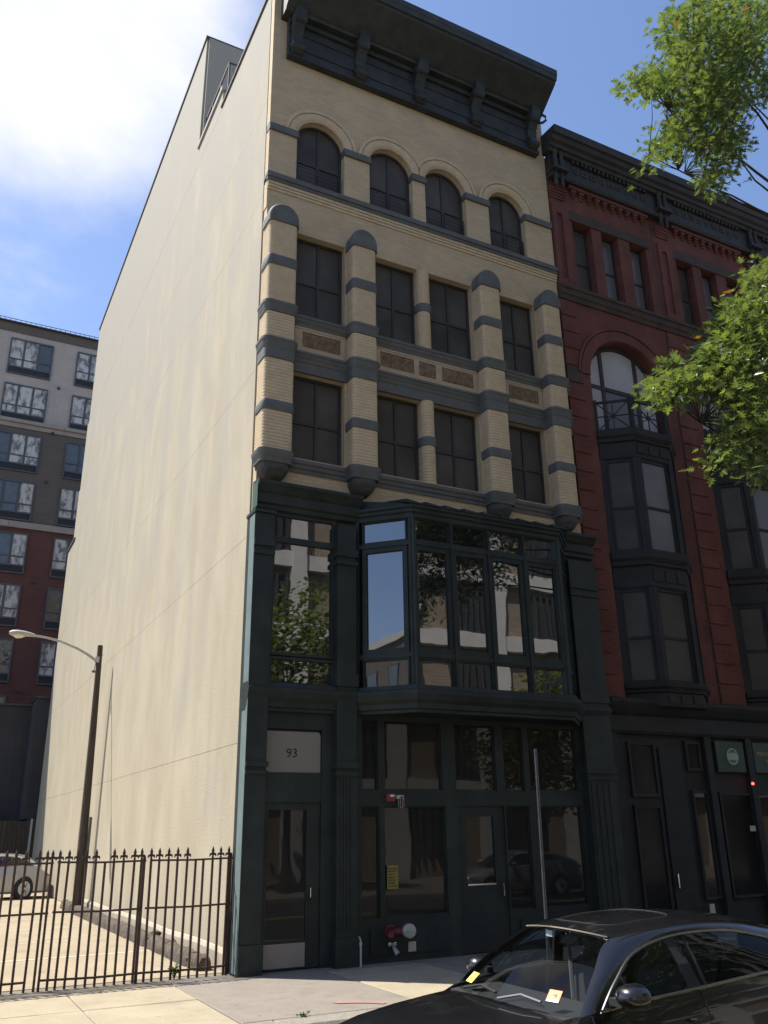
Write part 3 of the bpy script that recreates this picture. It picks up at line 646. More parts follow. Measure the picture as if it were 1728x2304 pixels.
# street level: shop windows
sf = MB(); sf.box(1.90, 6.91, YS, -.1, 2.42, 2.68).box(1.90, 6.91, YS, -.1, 3.88, 3.95).box(1.90, 3.97, YS, -.1, 0, .66).box(4.99, 6.91, YS, -.1, 0, .66)
for a, b in ((1.90, 2.07), (2.38, 2.51), (3.68, 3.97), (4.86, 5.04), (5.50, 5.63), (6.80, 6.91)): sf.box(a, b, YS-.004, -.1, 2.68, 3.88)
for a, b in ((1.90, 2.05), (2.40, 2.49), (3.72, 3.99), (4.99, 5.03), (5.56, 5.80), (6.80, 6.91)): sf.box(a, b, YS-.004, -.1, .66, 2.42)
sf.build('shop_front', G, B)
GG = dict(fmat=G, gmat='ground_glass', depth=.06)
for a, b in ((2.07, 2.38), (2.51, 3.68), (3.97, 4.86), (5.04, 5.50), (5.63, 6.80)): rect_window(B, a, b, 2.68, 3.88, YS+.03, .025, **GG)
for a, b in ((2.05, 2.40), (2.49, 3.72), (5.03, 5.56), (5.80, 6.80)): rect_window(B, a, b, .66, 2.42, YS+.03, .025, **GG)
dr = MB(); y0 = YS+.03; dr.box(3.99, 4.14, y0, -.14, .02, 2.42).box(4.75, 4.99, y0, -.14, .02, 2.42).box(4.14, 4.75, y0, -.14, 2.24, 2.42).box(4.14, 4.75, y0, -.14, .02, 1.10)
dr = dr.build('door', G, B); box('pane', 'ground_glass', dr, 4.13, 4.76, y0+.03, y0+.045, 1.09, 2.25); box('push_bar', 'chrome', dr, 4.15, 4.74, y0-.012, y0, 1.09, 1.115)
MB().tube([(4.87, y0, .86), (4.87, y0-.06, .90), (4.87, y0-.06, 1.12), (4.87, y0, 1.16)], .013, 6).build('handle', 'chrome', dr, True)
for a, b in ((2.2, 3.7), (5.2, 6.7)): MB().sweep([(a, YS), (b, YS)], [(0, .12), (.02, .12), (.025, .50), (0, .52)]).build('stall_panel', G, B)

# ================================================================== RED BUILDING next door
RB = thing('red_building', 'dark red brick building with black iron bay windows beside the cream one', 'building', (7.74, 0, 0))
X0, PITCH, NB = 7.74, 3.68, 3
RX1 = X0+PITCH*NB+.78
box('wall_core', 'black_iron', RB, X0+.02, RX1, .42, 24, 0, 18.9)
f = MB()
for i in range(NB):
    o = X0+PITCH*i; e0, e1 = o, o+PITCH
    arch_wall(f, e0, e1, o+.74, o+3.18, 12.45, 4.4, 14.5, 0, .40, 32)
    xs = [e0, o+.69, o+1.33, o+1.66, o+2.26, o+2.66, o+3.26, e1]
    for a, b in zip(xs[::2], xs[1::2]): f.box(a, b, 0, .40, 14.87, 17.07)
o = X0+PITCH*NB; f.box(o, RX1, 0, .4, 4.4, 14.5).box(o, RX1, 0, .4, 14.87, 17.07)
f.box(X0, RX1, 0, .40, 14.5, 14.87).box(X0, RX1, 0, .40, 17.07, 18.9)
f.add([(X0, 0, 4.4), (X0, .4, 4.4), (X0, .4, 14.5), (X0, 0, 14.5)], [(0, 1, 2, 3)])
f.build('brick_wall', 'red_brick', RB)
MB().sweep([(X0, -.002), (RX1, -.002)], [(0, 14.48), (.04, 14.48), (.06, 14.58), (.10, 14.62), (.10, 14.76), (.14, 14.78), (.14, 14.86), (0, 14.89)]).build('sill_course', 'brown_stone', RB)
for i in range(NB+1):
    o = X0+PITCH*i-(.0 if i else .0)
    # quoins: shallow blocks separated by raked joints
    xa, xb = (o, o+.50) if i == 0 else (o-.10, o+.52)
    if i: box('pier_joint', 'black_iron', RB, o-.14, o-.105, -.004, .0, 4.6, 18.0)
    z = 4.62; k = 0
    while z < 14.3:
        MB().loft([[(xa, 0, z), (xb, 0, z), (xb, 0, z+.435), (xa, 0, z+.435)], [(xa+.0, -.028, z+.012), (xb-.012, -.028, z+.012), (xb-.012, -.028, z+.423), (xa, -.028, z+.423)]]).build('quoin', 'brown_stone' if 12.0 < z < 12.3 else 'red_brick', RB)
        z += .47
    # slim raised frame with a sunk slot on the top storey
    xo = o+.14; m = MB(); m.box(xo-.12, xo+.02, -.05, 0, 14.9, 17.4).box(xo+.20, xo+.42, -.05, 0, 14.9, 17.4).box(xo+.02, xo+.20, -.05, 0, 17.14, 17.4).box(xo+.02, xo+.20, -.05, 0, 14.9, 15.12)
    m.build('slot_panel', 'red_brick', RB)
for i in range(NB):
    o = X0+PITCH*i; cx = o+1.96
    # arch ring
    MB().arch(cx, 12.45, [(1.215, .05), (1.22, -.02), (1.24, -.045), (1.50, -.045), (1.503, -.015), (1.53, -.015), (1.535, -.06), (1.61, -.06), (1.61, .02), (1.3, .05)], 48).build('arch_ring', 'red_brick', RB, True, 35)
    for a, b in ((.69, 1.33), (1.66, 2.26), (2.66, 3.26)):
        rect_window(RB, o+a, o+b, 14.89, 17.07, .22, .05, (), (.48,), 'black_iron', 'blind_dim' if a > 1 else 'upper_glass')
    box('lintel', 'brown_stone', RB, o+.58, o+3.36, -.03, 0, 17.072, 17.36)
    arch_window(RB, o+.742, o+3.178, 12.45, 10.82, .24, .12, 'blind', 'black_iron', (.25, .72), (.54,), glass=['blind', 'blind_dim', 'blind', 'blind', 'blind', 'blind'])
    # brick corbel table
    for k in range(10):
        xk = o+.72+k*.27; m = MB()
        for q in range(3): m.box(xk+q*.02, xk+.15-q*.02, -.10+q*.03, 0, 17.98-q*.08, 18.055-q*.08)
        m.build('corbel_brick', 'red_brick', RB)
    box('corbel_course', 'red_brick', RB, o+.62, o+3.40, -.12, 0, 18.06, 18.16)
    # sheet metal frieze with square bosses and dentils
    for k in range(9):
        xk = o+.86+k*.30; fr = MB(); fr.box(xk-.085, xk+.085, -.185, -.16, 18.56, 18.73)
        b_ = fr.build('boss', 'dark_stone', RB); box('boss_centre', 'shaded_black', b_, xk-.045, xk+.045, -.20, -.186, 18.60, 18.69)
    for k in range(18): box('dentil', 'black_iron', RB, o+.72+k*.148, o+.72+k*.148+.08, -.24, -.16, 18.83, 18.93)
for i in range(NB+1):
    o = X0+PITCH*i
    # paired colonnettes on a bracket
    for dx in (.06, .27):
        cx = o+dx+.06
        MB().lathe([(.05, 18.42), (.075, 18.44), (.07, 18.50), (.06, 18.9), (.085, 18.96), (.09, 19.0)], (cx, -.24, 0), 'z', 12).build('colonnette', 'black_iron', RB, True)
        MB().lathe([(.01, 17.86), (.05, 17.90), (.06, 18.0), (.045, 18.1), (.07, 18.25), (.05, 18.33)], (cx, -.20, 0), 'z', 12).build('pendant', 'black_iron', RB, True)
    box('bracket_shelf', 'black_iron', RB, o-.02, o+.47, -.36, 0, 18.33, 18.42); box('bracket_block', 'black_iron', RB, o, o+.45, -.37, 0, 19.0, 19.02)
    for q in range(4): box('stepped_course', 'red_brick', RB, o-.03+q*.01, o+.50-q*.01, -.11+q*.022, 0, 17.84-q*.075, 17.90-q*.075)
box('frieze', 'black_iron', RB, X0, RX1, -.16, 0, 18.30, 18.93)
MB().sweep([(X0, -.0), (RX1, -.0)], [(0, 18.18), (.18, 18.18), (.22, 18.24), (.22, 18.30), (.0, 18.31)]).build('architrave', 'black_iron', RB)
MB().sweep([(X0-.10, 0), (RX1, 0)], [(0, 18.93), (.26, 18.93), (.30, 19.0), (.36, 19.02), (.38, 19.12), (.46, 19.16), (.50, 19.28), (.56, 19.30), (.58, 19.42), (.60, 19.50), (0, 19.56)]).build('crown_moulding', 'black_iron', RB)
# iron bay windows, two storeys under a balcony
for i in range(NB):
    o = X0+PITCH*i; p = [(o+.78, .02), (o+1.42, -.50), (o+2.50, -.50), (o+3.14, .02)]
    for z0, z1, bal in ((10.18, 10.90, True), (7.02, 7.88, False), (4.40, 4.92, False)):
        h = z1-z0
        bd = MB().sweep(p, [(-.3, z0), (.0, z0), (.02, z0+.05*h), (.0, z0+.1*h), (.0, z0+.58*h), (.05, z0+.62*h), (.06, z0+.72*h), (.11, z0+.80*h), (.13, z1-.03), (.13, z1), (-.3, z1)]).build('bay_band', 'shaded_black', RB)
        L_, xf = on_face(p[1], p[2])
        for k in range(3):
            w_ = L_/3; q = MB().box(.06+k*w_, (k+1)*w_-.02, -.02, 0.01, z0+.18*h, z0+.50*h).build('sunk_panel', 'shaded_black', bd); q.data.transform(xf)
        for k in range(12):
            q = MB().box(.05+k*.085, .05+k*.085+.045, -.085, 0, z0+.70*h, z0+.78*h).build('dentil', 'shaded_black', bd); q.data.transform(xf)
    MB().prism([(o+.8, .1), (p[1][0], -.45), (p[2][0], -.45), (o+3.12, .1)], 2, 10.78, 10.88).build('balcony_floor', 'shaded_black', RB)
    for z0, z1, gl in ((7.88, 10.18, ('upper_glass', 'blind_dim')), (4.92, 7.02, ('upper_glass', 'upper_glass'))):
        for fi, (a, b) in enumerate(zip(p, p[1:])):
            L_, xf = on_face(a, b)
            w = rect_window(RB, .10, L_-.10, z0, z1, .02, .07, (), (.47,), 'shaded_black', gl[1] if fi == 1 else gl[0])
            for q in [w]+list(w.children): q.data.transform(xf)
            m = MB().box(-.02, .10, -.04, .12, z0, z1).box(L_-.10, L_+.02, -.04, .12, z0, z1); q = m.build('bay_post', 'shaded_black', RB); q.data.transform(xf)
    # balcony rail with sunburst infill
    z0, z1 = 10.90, 11.72
    for fi, (a, b) in enumerate(zip(p, p[1:])):
        L_, xf = on_face(a, b); m = MB(); m.box(.04, L_-.04, -.03, .01, z1-.06, z1).box(.04, L_-.04, -.03, .01, z0+.02, z0+.07)
        for u in (.0, L_): m.box(u-.05, u+.05, -.05, .03, z0, z1+.04)
        c = (L_/2, -.01, (z0+z1)/2)
        for u, zz in ((.05, z0+.06), (L_/2, z0+.06), (L_-.05, z0+.06), (L_-.05, c[2]), (L_-.05, z1-.05), (L_/2, z1-.05), (.05, z1-.05), (.05, c[2])): m.bar(c, (u, -.01, zz), .022)
        m.lathe([(0, -.02), (.055, -.02), (.055, .02), (0, .02)], c, 'y', 14)
        q = m.build('balcony_rail', 'shaded_black', RB); q.data.transform(xf)
# street level of the red building
box('shop_wall', 'shaded_black', RB, X0, RX1, -.04, .42, 0, 4.40)
MB().sweep([(X0, -.03), (RX1, -.03)], [(0, 3.86), (.12, 3.86), (.15, 3.92), (.15, 4.22), (.22, 4.28), (.30, 4.40), (.34, 4.48), (.34, 4.56), (0, 4.60)]).build('shop_cornice', 'shaded_black', RB)
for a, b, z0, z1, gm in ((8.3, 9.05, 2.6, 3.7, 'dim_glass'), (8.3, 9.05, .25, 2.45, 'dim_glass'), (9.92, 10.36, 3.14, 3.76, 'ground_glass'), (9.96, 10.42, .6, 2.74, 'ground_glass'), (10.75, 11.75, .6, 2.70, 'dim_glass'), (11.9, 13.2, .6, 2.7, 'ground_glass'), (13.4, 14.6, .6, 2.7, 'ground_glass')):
    rect_window(RB, a, b, z0, z1, -.10, .06, fmat='shaded_black', gmat=gm)
dr = MB().box(9.15, 9.80, -.08, -.04, .02, 3.6).build('door', 'shaded_black', RB); box('handle', 'chrome', dr, 9.22, 9.25, -.13, -.09, .85, 1.12)
for xx in (7.80, 10.45, 11.72): box('shop_pier', 'shaded_black', RB, xx, xx+.18, -.16, -.04, 0, 3.86)
ss = box('sign_board', 'shop_green', RB, 10.78, 11.64, -.14, -.05, 3.13, 3.78); ss['label'] = 'green fascia board with an oval emblem'
MB().lathe([(.155, -.004), (.18, -.006), (.18, .004), (.155, .004)], (11.26, -.146, 3.46), 'y', 32).build('emblem_ring', 'pale_letter', ss)
MB().box(11.09, 11.43, -.152, -.141, 3.40, 3.52).build('emblem_band', 'pale_letter', ss)
for zz in (3.545, 3.375): box('emblem_rule', 'gold_letter', ss, 11.10, 11.42, -.15, -.141, zz-.006, zz+.006)
for zz, wd in ((3.58, .16), (3.345, .16)): box('emblem_rule', 'pale_letter', ss, 11.26-wd/2, 11.26+wd/2, -.15, -.141, zz-.012, zz+.012)
s2 = box('sign_board', 'shop_green', RB, 11.95, 14.0, -.14, -.05, 3.13, 3.78)
text('sign_lettering', 'FRIENDS', 'gold_letter', s2, (12.05, -.142, 3.535), .125, 'LEFT', scale=(.85, 1, 1)); text('sign_lettering', 'BBQ', 'gold_letter', s2, (12.32, -.142, 3.375), .115, 'LEFT', scale=(.85, 1, 1))
aw = MB().lathe([(0, -.02), (.028, -.015), (.028, .015), (0, .02)], (11.72, -.19, 2.89), 'y', 12).build('exit_light', 'led_red', RB, True)

# ================================================================== orange brick block far behind, corner only
OB = thing('orange_block', 'orange brick block just showing above the red building parapet', 'building', (40, 26, 0))
MB().box(36.4, 60, 26, 44, 0, 34.0).build('wall', 'orange_brick', OB)
box('parapet', 'bg_stone', OB, 36.2, 60.2, 25.8, 44.2, 34.0, 34.6)
for r_ in range(9):
    for c_ in range(6): rect_window(OB, 38.5+c_*3.4, 40.3+c_*3.4, 4+r_*3.3, 5.9+r_*3.3, 25.93, .1, (.5,), fmat='bg_frame', gmat='bg_glass')

# ================================================================== APARTMENT BLOCK at the back
AP = thing('apartment_block', 'modern apartment block with grey brown and red brick bands behind the parking lot', 'building', (-2, 38, 0))
YA = 38.0; AX0, AX1 = -34.0, 14.0
def zone(mat, z0, z1): box('brick_band', mat, AP, AX0, AX1, YA, YA+14, z0, z1)
zone('bg_red_brick', 0, 19.05); zone('bg_dark_brick', 19.42, 25.42); zone('bg_grey_brick', 25.92, 31.9)
for z0, z1, d in ((19.05, 19.42, .14), (25.42, 25.70, .10), (25.70, 25.92, .24)):
    box('course_core', 'bg_stone', AP, AX0, AX1, YA+.01, YA+14, z0, z1)
    for k in range(8): box('stone_course', 'bg_stone', AP, -9.6+k*2.4+.008, -7.2+k*2.4-.008, YA-d, YA+.01, z0, z1)
box('parapet', 'bg_dark_brick', AP, AX0, AX1, YA-.06, YA+14, 31.9, 32.5)
box('roof_edge', 'bg_louver', AP, AX0, AX1, YA-.22, YA+14.1, 32.5, 32.58)
rl = MB(); rl.box(AX0, AX1, YA-.2, YA-.17, 32.72, 32.75)
for k in range(160): rl.box(AX0+k*.3, AX0+k*.3+.03, YA-.2, YA-.17, 32.58, 32.73)
rl.build('roof_trim', 'bg_frame', AP)
ztops = [31.46, 28.30, 25.05, 21.98, 18.75, 15.65, 12.5, 9.35, 6.2]
wc = {}
def ap_window(x, zt, n, seed):
    r = random.Random(seed); wdt = n*.85
    if n not in wc:
        m = MB(); hh = 2.46; m.box(0, wdt, 0, .12, -.09, 0).box(0, wdt, 0, .12, -hh, -hh+.07).box(0, .08, 0, .12, -hh+.07, -.09).box(wdt-.08, wdt, 0, .12, -hh+.07, -.09).box(.08, wdt-.08, .005, .12, -2.02, -1.92).box(.08, wdt-.08, .01, .12, -1.47, -1.40)
        for k in range(1, n): m.box(k*.85-.05, k*.85+.05, .008, .12, -1.92, -.09)
        pb = MB().box(0, .72, .05, .065, -1.40, -.09); ps = MB().box(0, .72, .05, .065, -1.92, -1.47)
        lv = MB()
        for k in range(6): lv.box(.08, wdt-.08, .04, .10, -2.38+k*.06, -2.345+k*.06)
        lv.box(.08, wdt-.08, .10, .11, -2.39, -2.02)
        wc[n] = (m.mesh('window', 'bg_frame'), [pb.mesh('pane', q) for q in ('bg_glass', 'bg_reflection')], [ps.mesh('pane', q) for q in ('bg_glass', 'bg_reflection')], lv.mesh('louver', 'bg_louver'))
    me, pb, ps, lv = wc[n]
    w = put('window', me, AP, (x, YA-.10, zt))
    put('louver', lv, w)
    for k in range(n):
        c = 1 if r.random() < .55 else 0
        for src in (pb, ps):
            q = put('pane', src[c], w, (k*.85+.065, 0, 0)); q.rotation_euler = (r.uniform(-.012, .012), 0, r.uniform(-.02, .02))
for ri, zt in enumerate(ztops):
    for ci, (xw, n) in enumerate(((-13.6, 2), (-10.2, 3), (-7.0, 2), (-3.77, 3), (.22, 2), (4.0, 3), (8.0, 2))): ap_window(xw, zt, n, ri*10+ci)
for ri, zt in enumerate(ztops):
    MB().box(-.72, -.56, YA-.10, YA, zt-2.95, zt-2.80).build('vent', 'bg_louver', AP)

# ================================================================== slate-grey yard wall, wooden fence behind the lot
SW = thing('slate_outbuilding', 'slate grey windowless outbuilding below the apartment block', 'building', (-6, 30, 0))
box('wall', 'slate_wall', SW, -26, -.55, 30, 36, 0, 7.78); box('side_wall', 'slate_wall', SW, -.55, .03, 28.4, 36, 2.72, 7.95)
box('roof_edge', 'bg_louver', SW, -26, -.50, 29.9, 36.1, 7.78, 7.86); box('roof_edge', 'bg_louver', SW, -.60, .03, 28.3, 36.1, 7.95, 8.03)
WF = thing('board_fence', 'weathered brown board fence at the back of the parking lot', 'fence', (-6, 28.2, 0))
for k in range(60):
    xk = -.22-k*.16; box('board', 'old_wood', WF, xk-.15, xk, 28.2+rnd.uniform(-.01, .01), 28.235, -.01, 2.68+rnd.uniform(-.03, .03))
box('post', 'galv', WF, -.205, -.12, 28.12, 28.22, -.01, 2.75); box('post', 'old_wood', WF, -.11, -.005, 28.1, 28.24, -.01, 2.75)

# ================================================================== the other side of the street (seen in the glass)
OP = thing('office_block', 'tan brick office block with white concrete frame mirrored in the shop windows', 'building', (15, -24, 0))
box('wall', 'opp_brick', OP, -8, 60, -44, -24, 0, 24.5)
box('parapet', 'opp_concrete', OP, -8.2, 60.2, -44, -23.7, 24.5, 25.6)
for k in range(13): box('pier', 'opp_concrete', OP, -6+k*5.2, -5.1+k*5.2, -24, -23.45, 0, 24.5)
for zz in (3.6, 7.1, 10.6, 14.1, 17.6, 21.1):
    for k in range(12): box('floor_band', 'opp_concrete', OP, -5.1+k*5.2, -.8+k*5.2, -24, -23.6, zz, zz+.7)
for zz in (1.0, 4.3, 7.8, 11.3, 14.8, 18.3, 21.8):
    for k in range(12):
        xa = -5.1+k*5.2+(1.9 if zz > 2 else .3); w = box('window', 'opp_dark', OP, xa, xa+2.4, -24, -23.9, zz, zz+2.4)
        for q in range(6): box('fin', 'opp_concrete' if False else 'bg_louver', w, xa+.1+q*.42, xa+.18+q*.42, -23.9, -23.65, zz, zz+2.4)
LO = thing('low_block', 'low brown brick block standing down the street behind the viewer', 'building', (-50, -30, 0))
box('wall', 'bg_dark_brick', LO, -75, -34, -46, -26, 0, 17.0); box('parapet', 'opp_concrete', LO, -75.2, -33.8, -46, -25.8, 17.0, 17.6)
for k in range(9):
    for zz in (1.2, 5.0, 8.8, 12.6): rect_window(LO, -73+k*4.2, -71+k*4.2, zz, zz+2.3, -26.0, .1, fmat='bg_frame', gmat='bg_glass')

# ================================================================== LAMP POST in the lot
LP = thing('street_lamp', 'wooden lamp pole with a cobra head lamp on a long arm beside the plastered wall', 'lamp post', (-.31, 13.2, 0))
MB().tube([(-.31, 13.2, -.02), (-.325, 13.2, 2.0), (-.35, 13.2, 5.0), (-.385, 13.2, 7.52)], [.135, .125, .10, .078], 14).build('pole', 'wood_pole', LP, True)
MB().tube([(-.47, 13.19, 7.05), (-.75, 13.18, 7.22), (-1.05, 13.18, 7.37), (-1.55, 13.18, 7.55), (-2.0, 13.18, 7.63), (-2.36, 13.18, 7.66)], [.045, .042, .04, .036, .034, .032], 8).build('arm', 'lamp_grey', LP, True)
hd = MB().loft([[(x, 13.18+w*math.cos(a), 7.68+dz+h*math.sin(a)) for a in [2*math.pi*k/14 for k in range(14)]] for x, w, h, dz in ((-2.30, .05, .045, -.02), (-2.42, .09, .06, 0), (-2.60, .13, .085, .01), (-2.80, .15, .10, .01), (-2.94, .13, .085, .01), (-3.02, .06, .04, .01))]).build('lamp_head', 'lamp_grey', LP, True)
MB().loft([[(x, 13.18+w*math.cos(a), 7.635-h*abs(math.sin(a))) for a in [math.pi*k/8 for k in range(9)]] for x, w, h in ((-2.58, .06, .03), (-2.68, .11, .08), (-2.80, .12, .10), (-2.91, .07, .04))], False, False).build('lens', 'lamp_glass', hd, True)
MB().box(-.50, -.37, 13.12, 13.26, 6.98, 7.16).box(-.40, -.28, 13.16, 13.2, 7.22, 7.25).build('arm_clamp', 'galv', LP)
MB().box(-.215, -.15, 13.02, 13.10, 0.02, 2.52).build('conduit', 'conduit', LP)
MB().tube([(-.47, 13.1, 7.0), (-.50, 13.08, 6.85), (-.52, 13.08, 6.72)], .012, 5).box(-.57, -.48, 13.04, 13.12, 6.66, 6.72).build('wire_stub', 'conduit', LP)

# ================================================================== IRON FENCE, three lengths
fin = MB()
for w, pts in ((.016, [(-.011, 0), (.011, 0), (.016, .03), (.009, .05), (.034, .055), (.052, .03), (.058, .055), (.050, .085), (.024, .085), (.018, .10), (.022, .125), (0, .185), (-.022, .125), (-.018, .10), (-.024, .085), (-.050, .085), (-.058, .055), (-.052, .03), (-.034, .055), (-.009, .05), (-.016, .03)]),):
    fin.prism(pts, 1, -w/2, w/2)
fin_me = fin.mesh('finial', 'iron_fence')
bar_me = MB().box(-.016, .016, -.016, .016, 0.0, 1.665).mesh('picket', 'iron_fence')
tops = [(45, 1), (112, 1), (182, 1), (258, 1), (320, 1), (350, 1), (405, 1), (455, 1), (515, 1), (585, 1), (645, 1), (705, 0), (768, 1), (830, 1), (893, 1), (945, 1), (965, 2), (1015, 1), (1065, 1), (1128, 1), (1185, 1), (1245, 1), (1300, 0), (1355, 0), (1415, 1), (1470, 1), (1520, 1), (1540, 2)]
FY = .06
pk = [(at_y(.33755*a, 1820+.33755*330, FY).x, k) for a, k in tops]
pk = [(pk[0][0]-.135*q, 1) for q in range(14, 0, -1)]+pk
def fence(name, label, sel, ext):
    x0, x1 = sel[0][0], sel[-1][0]
    T = thing(name, label, 'fence', ((x0+x1)/2, FY, 0), 'lengths of iron fence along the parking lot')
    sag = rnd.uniform(-.006, .006)
    for xx, k in sel:
        tilt = rnd.uniform(-.009, .009)
        p = put('picket', bar_me if k != 2 else MB().box(-.02, .02, -.02, .02, 0, 1.72).mesh('post', 'iron_fence'), T, (xx, FY, -.02)); p.rotation_euler = (rnd.uniform(-.006, .006), tilt, 0)
        if k == 2: p.name = 'post'
        if k == 1:
            q = put('finial', fin_me, p, (0, 0, 1.66)); q.rotation_euler = (0, 0, rnd.uniform(-.25, .25))
    for z, (a, b) in zip((1.63, .965, .10), ext):
        MB().loft([[(xx, FY-.040, z+dz), (xx, FY-.014, z+dz), (xx, FY-.014, z+dz+.028), (xx, FY-.040, z+dz+.028)] for xx, dz in ((x0-a, sag), ((x0+x1)/2, -.012), (x1+b, -sag))]).build('rail', 'iron_fence', T)
n0 = 14
A, B_, C_ = pk[:n0+6], pk[n0+6:n0+17], pk[n0+17:]
fence('iron_fence', 'length of spiked iron fence in front of the parked silver car', A, ((0, .02), (0, .02), (0, -.2)))
fence('iron_fence', 'length of spiked iron fence with two bare posts across the middle of the lot front', B_, ((.04, .02), (.04, .0), (.12, .04)))
fence('iron_fence', 'length of spiked iron fence ending against the green corner pilaster', C_, ((.03, .03), (.06, .03), (.08, .03)))

# ================================================================== broken kerb along the wall, whitewashed foot of the wall
def rough(m, amp, seed, fr=7.0):
    r = random.Random(seed); o = [r.uniform(0, 50) for _ in range(6)]
    m.v = [(x+amp*math.sin(fr*y+o[0]+z*5)*math.cos(z*9+o[1]+y*2.3), y+amp*.4*math.sin(fr*2*x+o[2]+z*11), z+(amp*(.8*math.sin(fr*1.3*y+o[3]+x*9)+.5*math.sin(fr*3.1*y+o[4]+x*21)) if z > .05 else 0)) for x, y, z in m.v]; return m
kb = [(.62, 1.15), (1.2, 2.9), (2.94, 4.15), (4.32, 6.6), (6.66, 9.1), (9.2, 11.3), (11.35, 13.6), (13.7, 15.6)]
for q, (a, b) in enumerate(kb):
    n = max(8, int((b-a)/.07)); sec = [(-.43, -.02), (-.42, .10), (-.39, .17), (-.33, .20), (-.24, .20), (-.18, .18), (-.15, .11), (-.14, -.02)]
    rings = []
    for k in range(n+1):
        t = k/n; sh = 1 if 0 < k < n else .72; y = a+(b-a)*t; rings.append([(-.285+(x+.285)*sh+rnd.uniform(-.012, .012), y+rnd.uniform(-.008, .008), z*(.75 if sh < 1 else 1)+(rnd.uniform(-.03, .018) if z > 0 else 0)) for x, z in sec])
    o = rough(MB().loft(rings), .007, q, 4.3).build('kerb_block', 'rubble', None, True, 50)
    tag(o, ['chipped end piece of old kerb by the iron fence and green pilaster', 'short weathered kerb piece just behind the fence end', 'weathered kerb block before the broken gap', 'weathered kerb block after the broken gap with a loose chunk', 'weathered kerb block in the middle of the plastered wall', 'cracked kerb block short of the lamp pole', 'weathered kerb block at the foot of the lamp pole', 'crumbling kerb end piece beyond the lamp pole by the silver car'][q], 'kerb', 'old kerb along the plastered wall')
for q, (cx, cy, cz, s, lb) in enumerate(((-.20, 4.25, .20, .11, 'loose dark chunk of broken kerb lying across the gap'), (-.30, 1.17, .10, .13, 'dark lump of rubble between the kerb pieces by the fence'), (-.2, 2.93, .20, .06, 'small dark stone lying on the old kerb'))):
    m = MB().lathe([(.0, -s*.6), (s*.7, -s*.5), (s, 0), (s*.8, s*.4), (.0, s*.6)], (cx, cy, cz), 'z', 9)
    m.v = [(x+rnd.uniform(-.3, .3)*s, y+rnd.uniform(-.3, .3)*s*1.4, z+rnd.uniform(-.25, .25)*s) for x, y, z in m.v]
    tag(m.build('rubble_chunk', 'rubble', None), lb, 'rubble')
MB().loft([[(-.05, y, -.02), (.01, y, -.02), (.01, y, h), (-.015, y, h-.02), (-.045, y, h-.08)] for y, h in ((.22, .30), (2, .33), (4, .30), (7, .34), (10, .31), (13, .33), (16, .30))]).build('wall_foot', 'wash_white', B)

# ================================================================== weeds
def weed(loc, n, h, label):
    r = random.Random(int(loc[0]*100)); T = thing('weed', label, 'weed', loc); st = MB(); lf = MB(); tone = []
    for k in range(n):
        a = r.uniform(0, 6.28); d = r.uniform(.03, .14); tip = Vector((loc[0]+math.cos(a)*d, loc[1]+math.sin(a)*d*.6, loc[2]+h*r.uniform(.5, 1)))
        st.tube([Vector(loc), (Vector(loc)+tip)/2+Vector((0, 0, .02)), tip], .003, 4)
        for q in range(7):
            c = Vector(loc).lerp(tip, r.uniform(.3, 1)); u = Vector((r.uniform(-1, 1), r.uniform(-1, 1), r.uniform(-.2, .7))).normalized(); v = u.cross(Vector((r.uniform(-1, 1), r.uniform(-1, 1), 1))).normalized(); L_ = r.uniform(.025, .06)
            lf.add([c, c+u*L_*.5+v*L_*.28, c+u*L_, c+u*L_*.5-v*L_*.28], [(0, 1, 2, 3)]); tone.append(r.random()*.9)
    st.build('stem', 'weed_leaf', T); o = lf.build('leaves', 'weed_leaf', T); o['kind'] = 'stuff'
    at = o.data.attributes.new('tone', 'FLOAT', 'FACE'); at.data.foreach_set('value', tone)
weed((-.92, -.02, -.01), 16, .22, 'grey green weed growing at the foot of the iron fence'); weed((-.36, .78, -.01), 6, .16, 'thin weed sprouting beside the kerb end')
weed((-.30, -3.63, .0), 6, .04, 'low weed in the gutter joint of the sidewalk edge')

# ================================================================== signpost, notices and fittings
p1, p2 = at_y(1229, 2078, -3.3), at_y(1204, 1685, -3.3); dd = (p1-p2)/(p1.z-p2.z); bs = p1-dd*(p1.z+.01)
SP = thing('sign_post', 'bare grey steel signpost standing at the kerb behind the black sedan', 'post', bs)
MB().loft([[c+Vector(o) for o in ((-.019, -.014, 0), (-.012, -.014, 0), (-.009, .008, 0), (.009, .008, 0), (.012, -.014, 0), (.019, -.014, 0), (.015, .014, 0), (-.015, .014, 0))] for c in (bs, p2)]).build('channel', 'lead_grey', SP)
sp_me = MB().box(-.032, .032, -.028, .02, 0, .25).mesh('base_sleeve', 'conduit'); put('base_sleeve', sp_me, SP, bs)

c = at_y(921, 2094.5, -.62); w0 = Vector((c.x-.17, -.28, c.z-.03))
FI = thing('hose_inlet', 'red fire hose inlet with a chrome cap on the green stall panel', 'hose inlet', (w0.x, -.28, w0.z))
MB().lathe([(.11, .0), (.11, -.02), (.075, -.03), (.065, -.14), (.07, -.16)], tuple(w0), 'y', 18).build('wall_flange', 'valve_red', FI, True)
MB().tube([w0+Vector((0, -.10, 0)), w0+Vector((.05, -.18, .01)), c+Vector((-.02, .10, 0)), c+Vector((0, .02, 0))], [.07, .08, .085, .09], 16).build('elbow', 'valve_red', FI, True)
cp = MB().lathe([(.105, .05), (.11, .0), (.11, -.03), (.10, -.045), (.0, -.05)], tuple(c), 'y', 24).build('cap', 'galv', FI, True, 30); box('cap_bar', 'galv', cp, c.x-.085, c.x+.085, c.y-.065, c.y-.048, c.z-.012, c.z+.012)
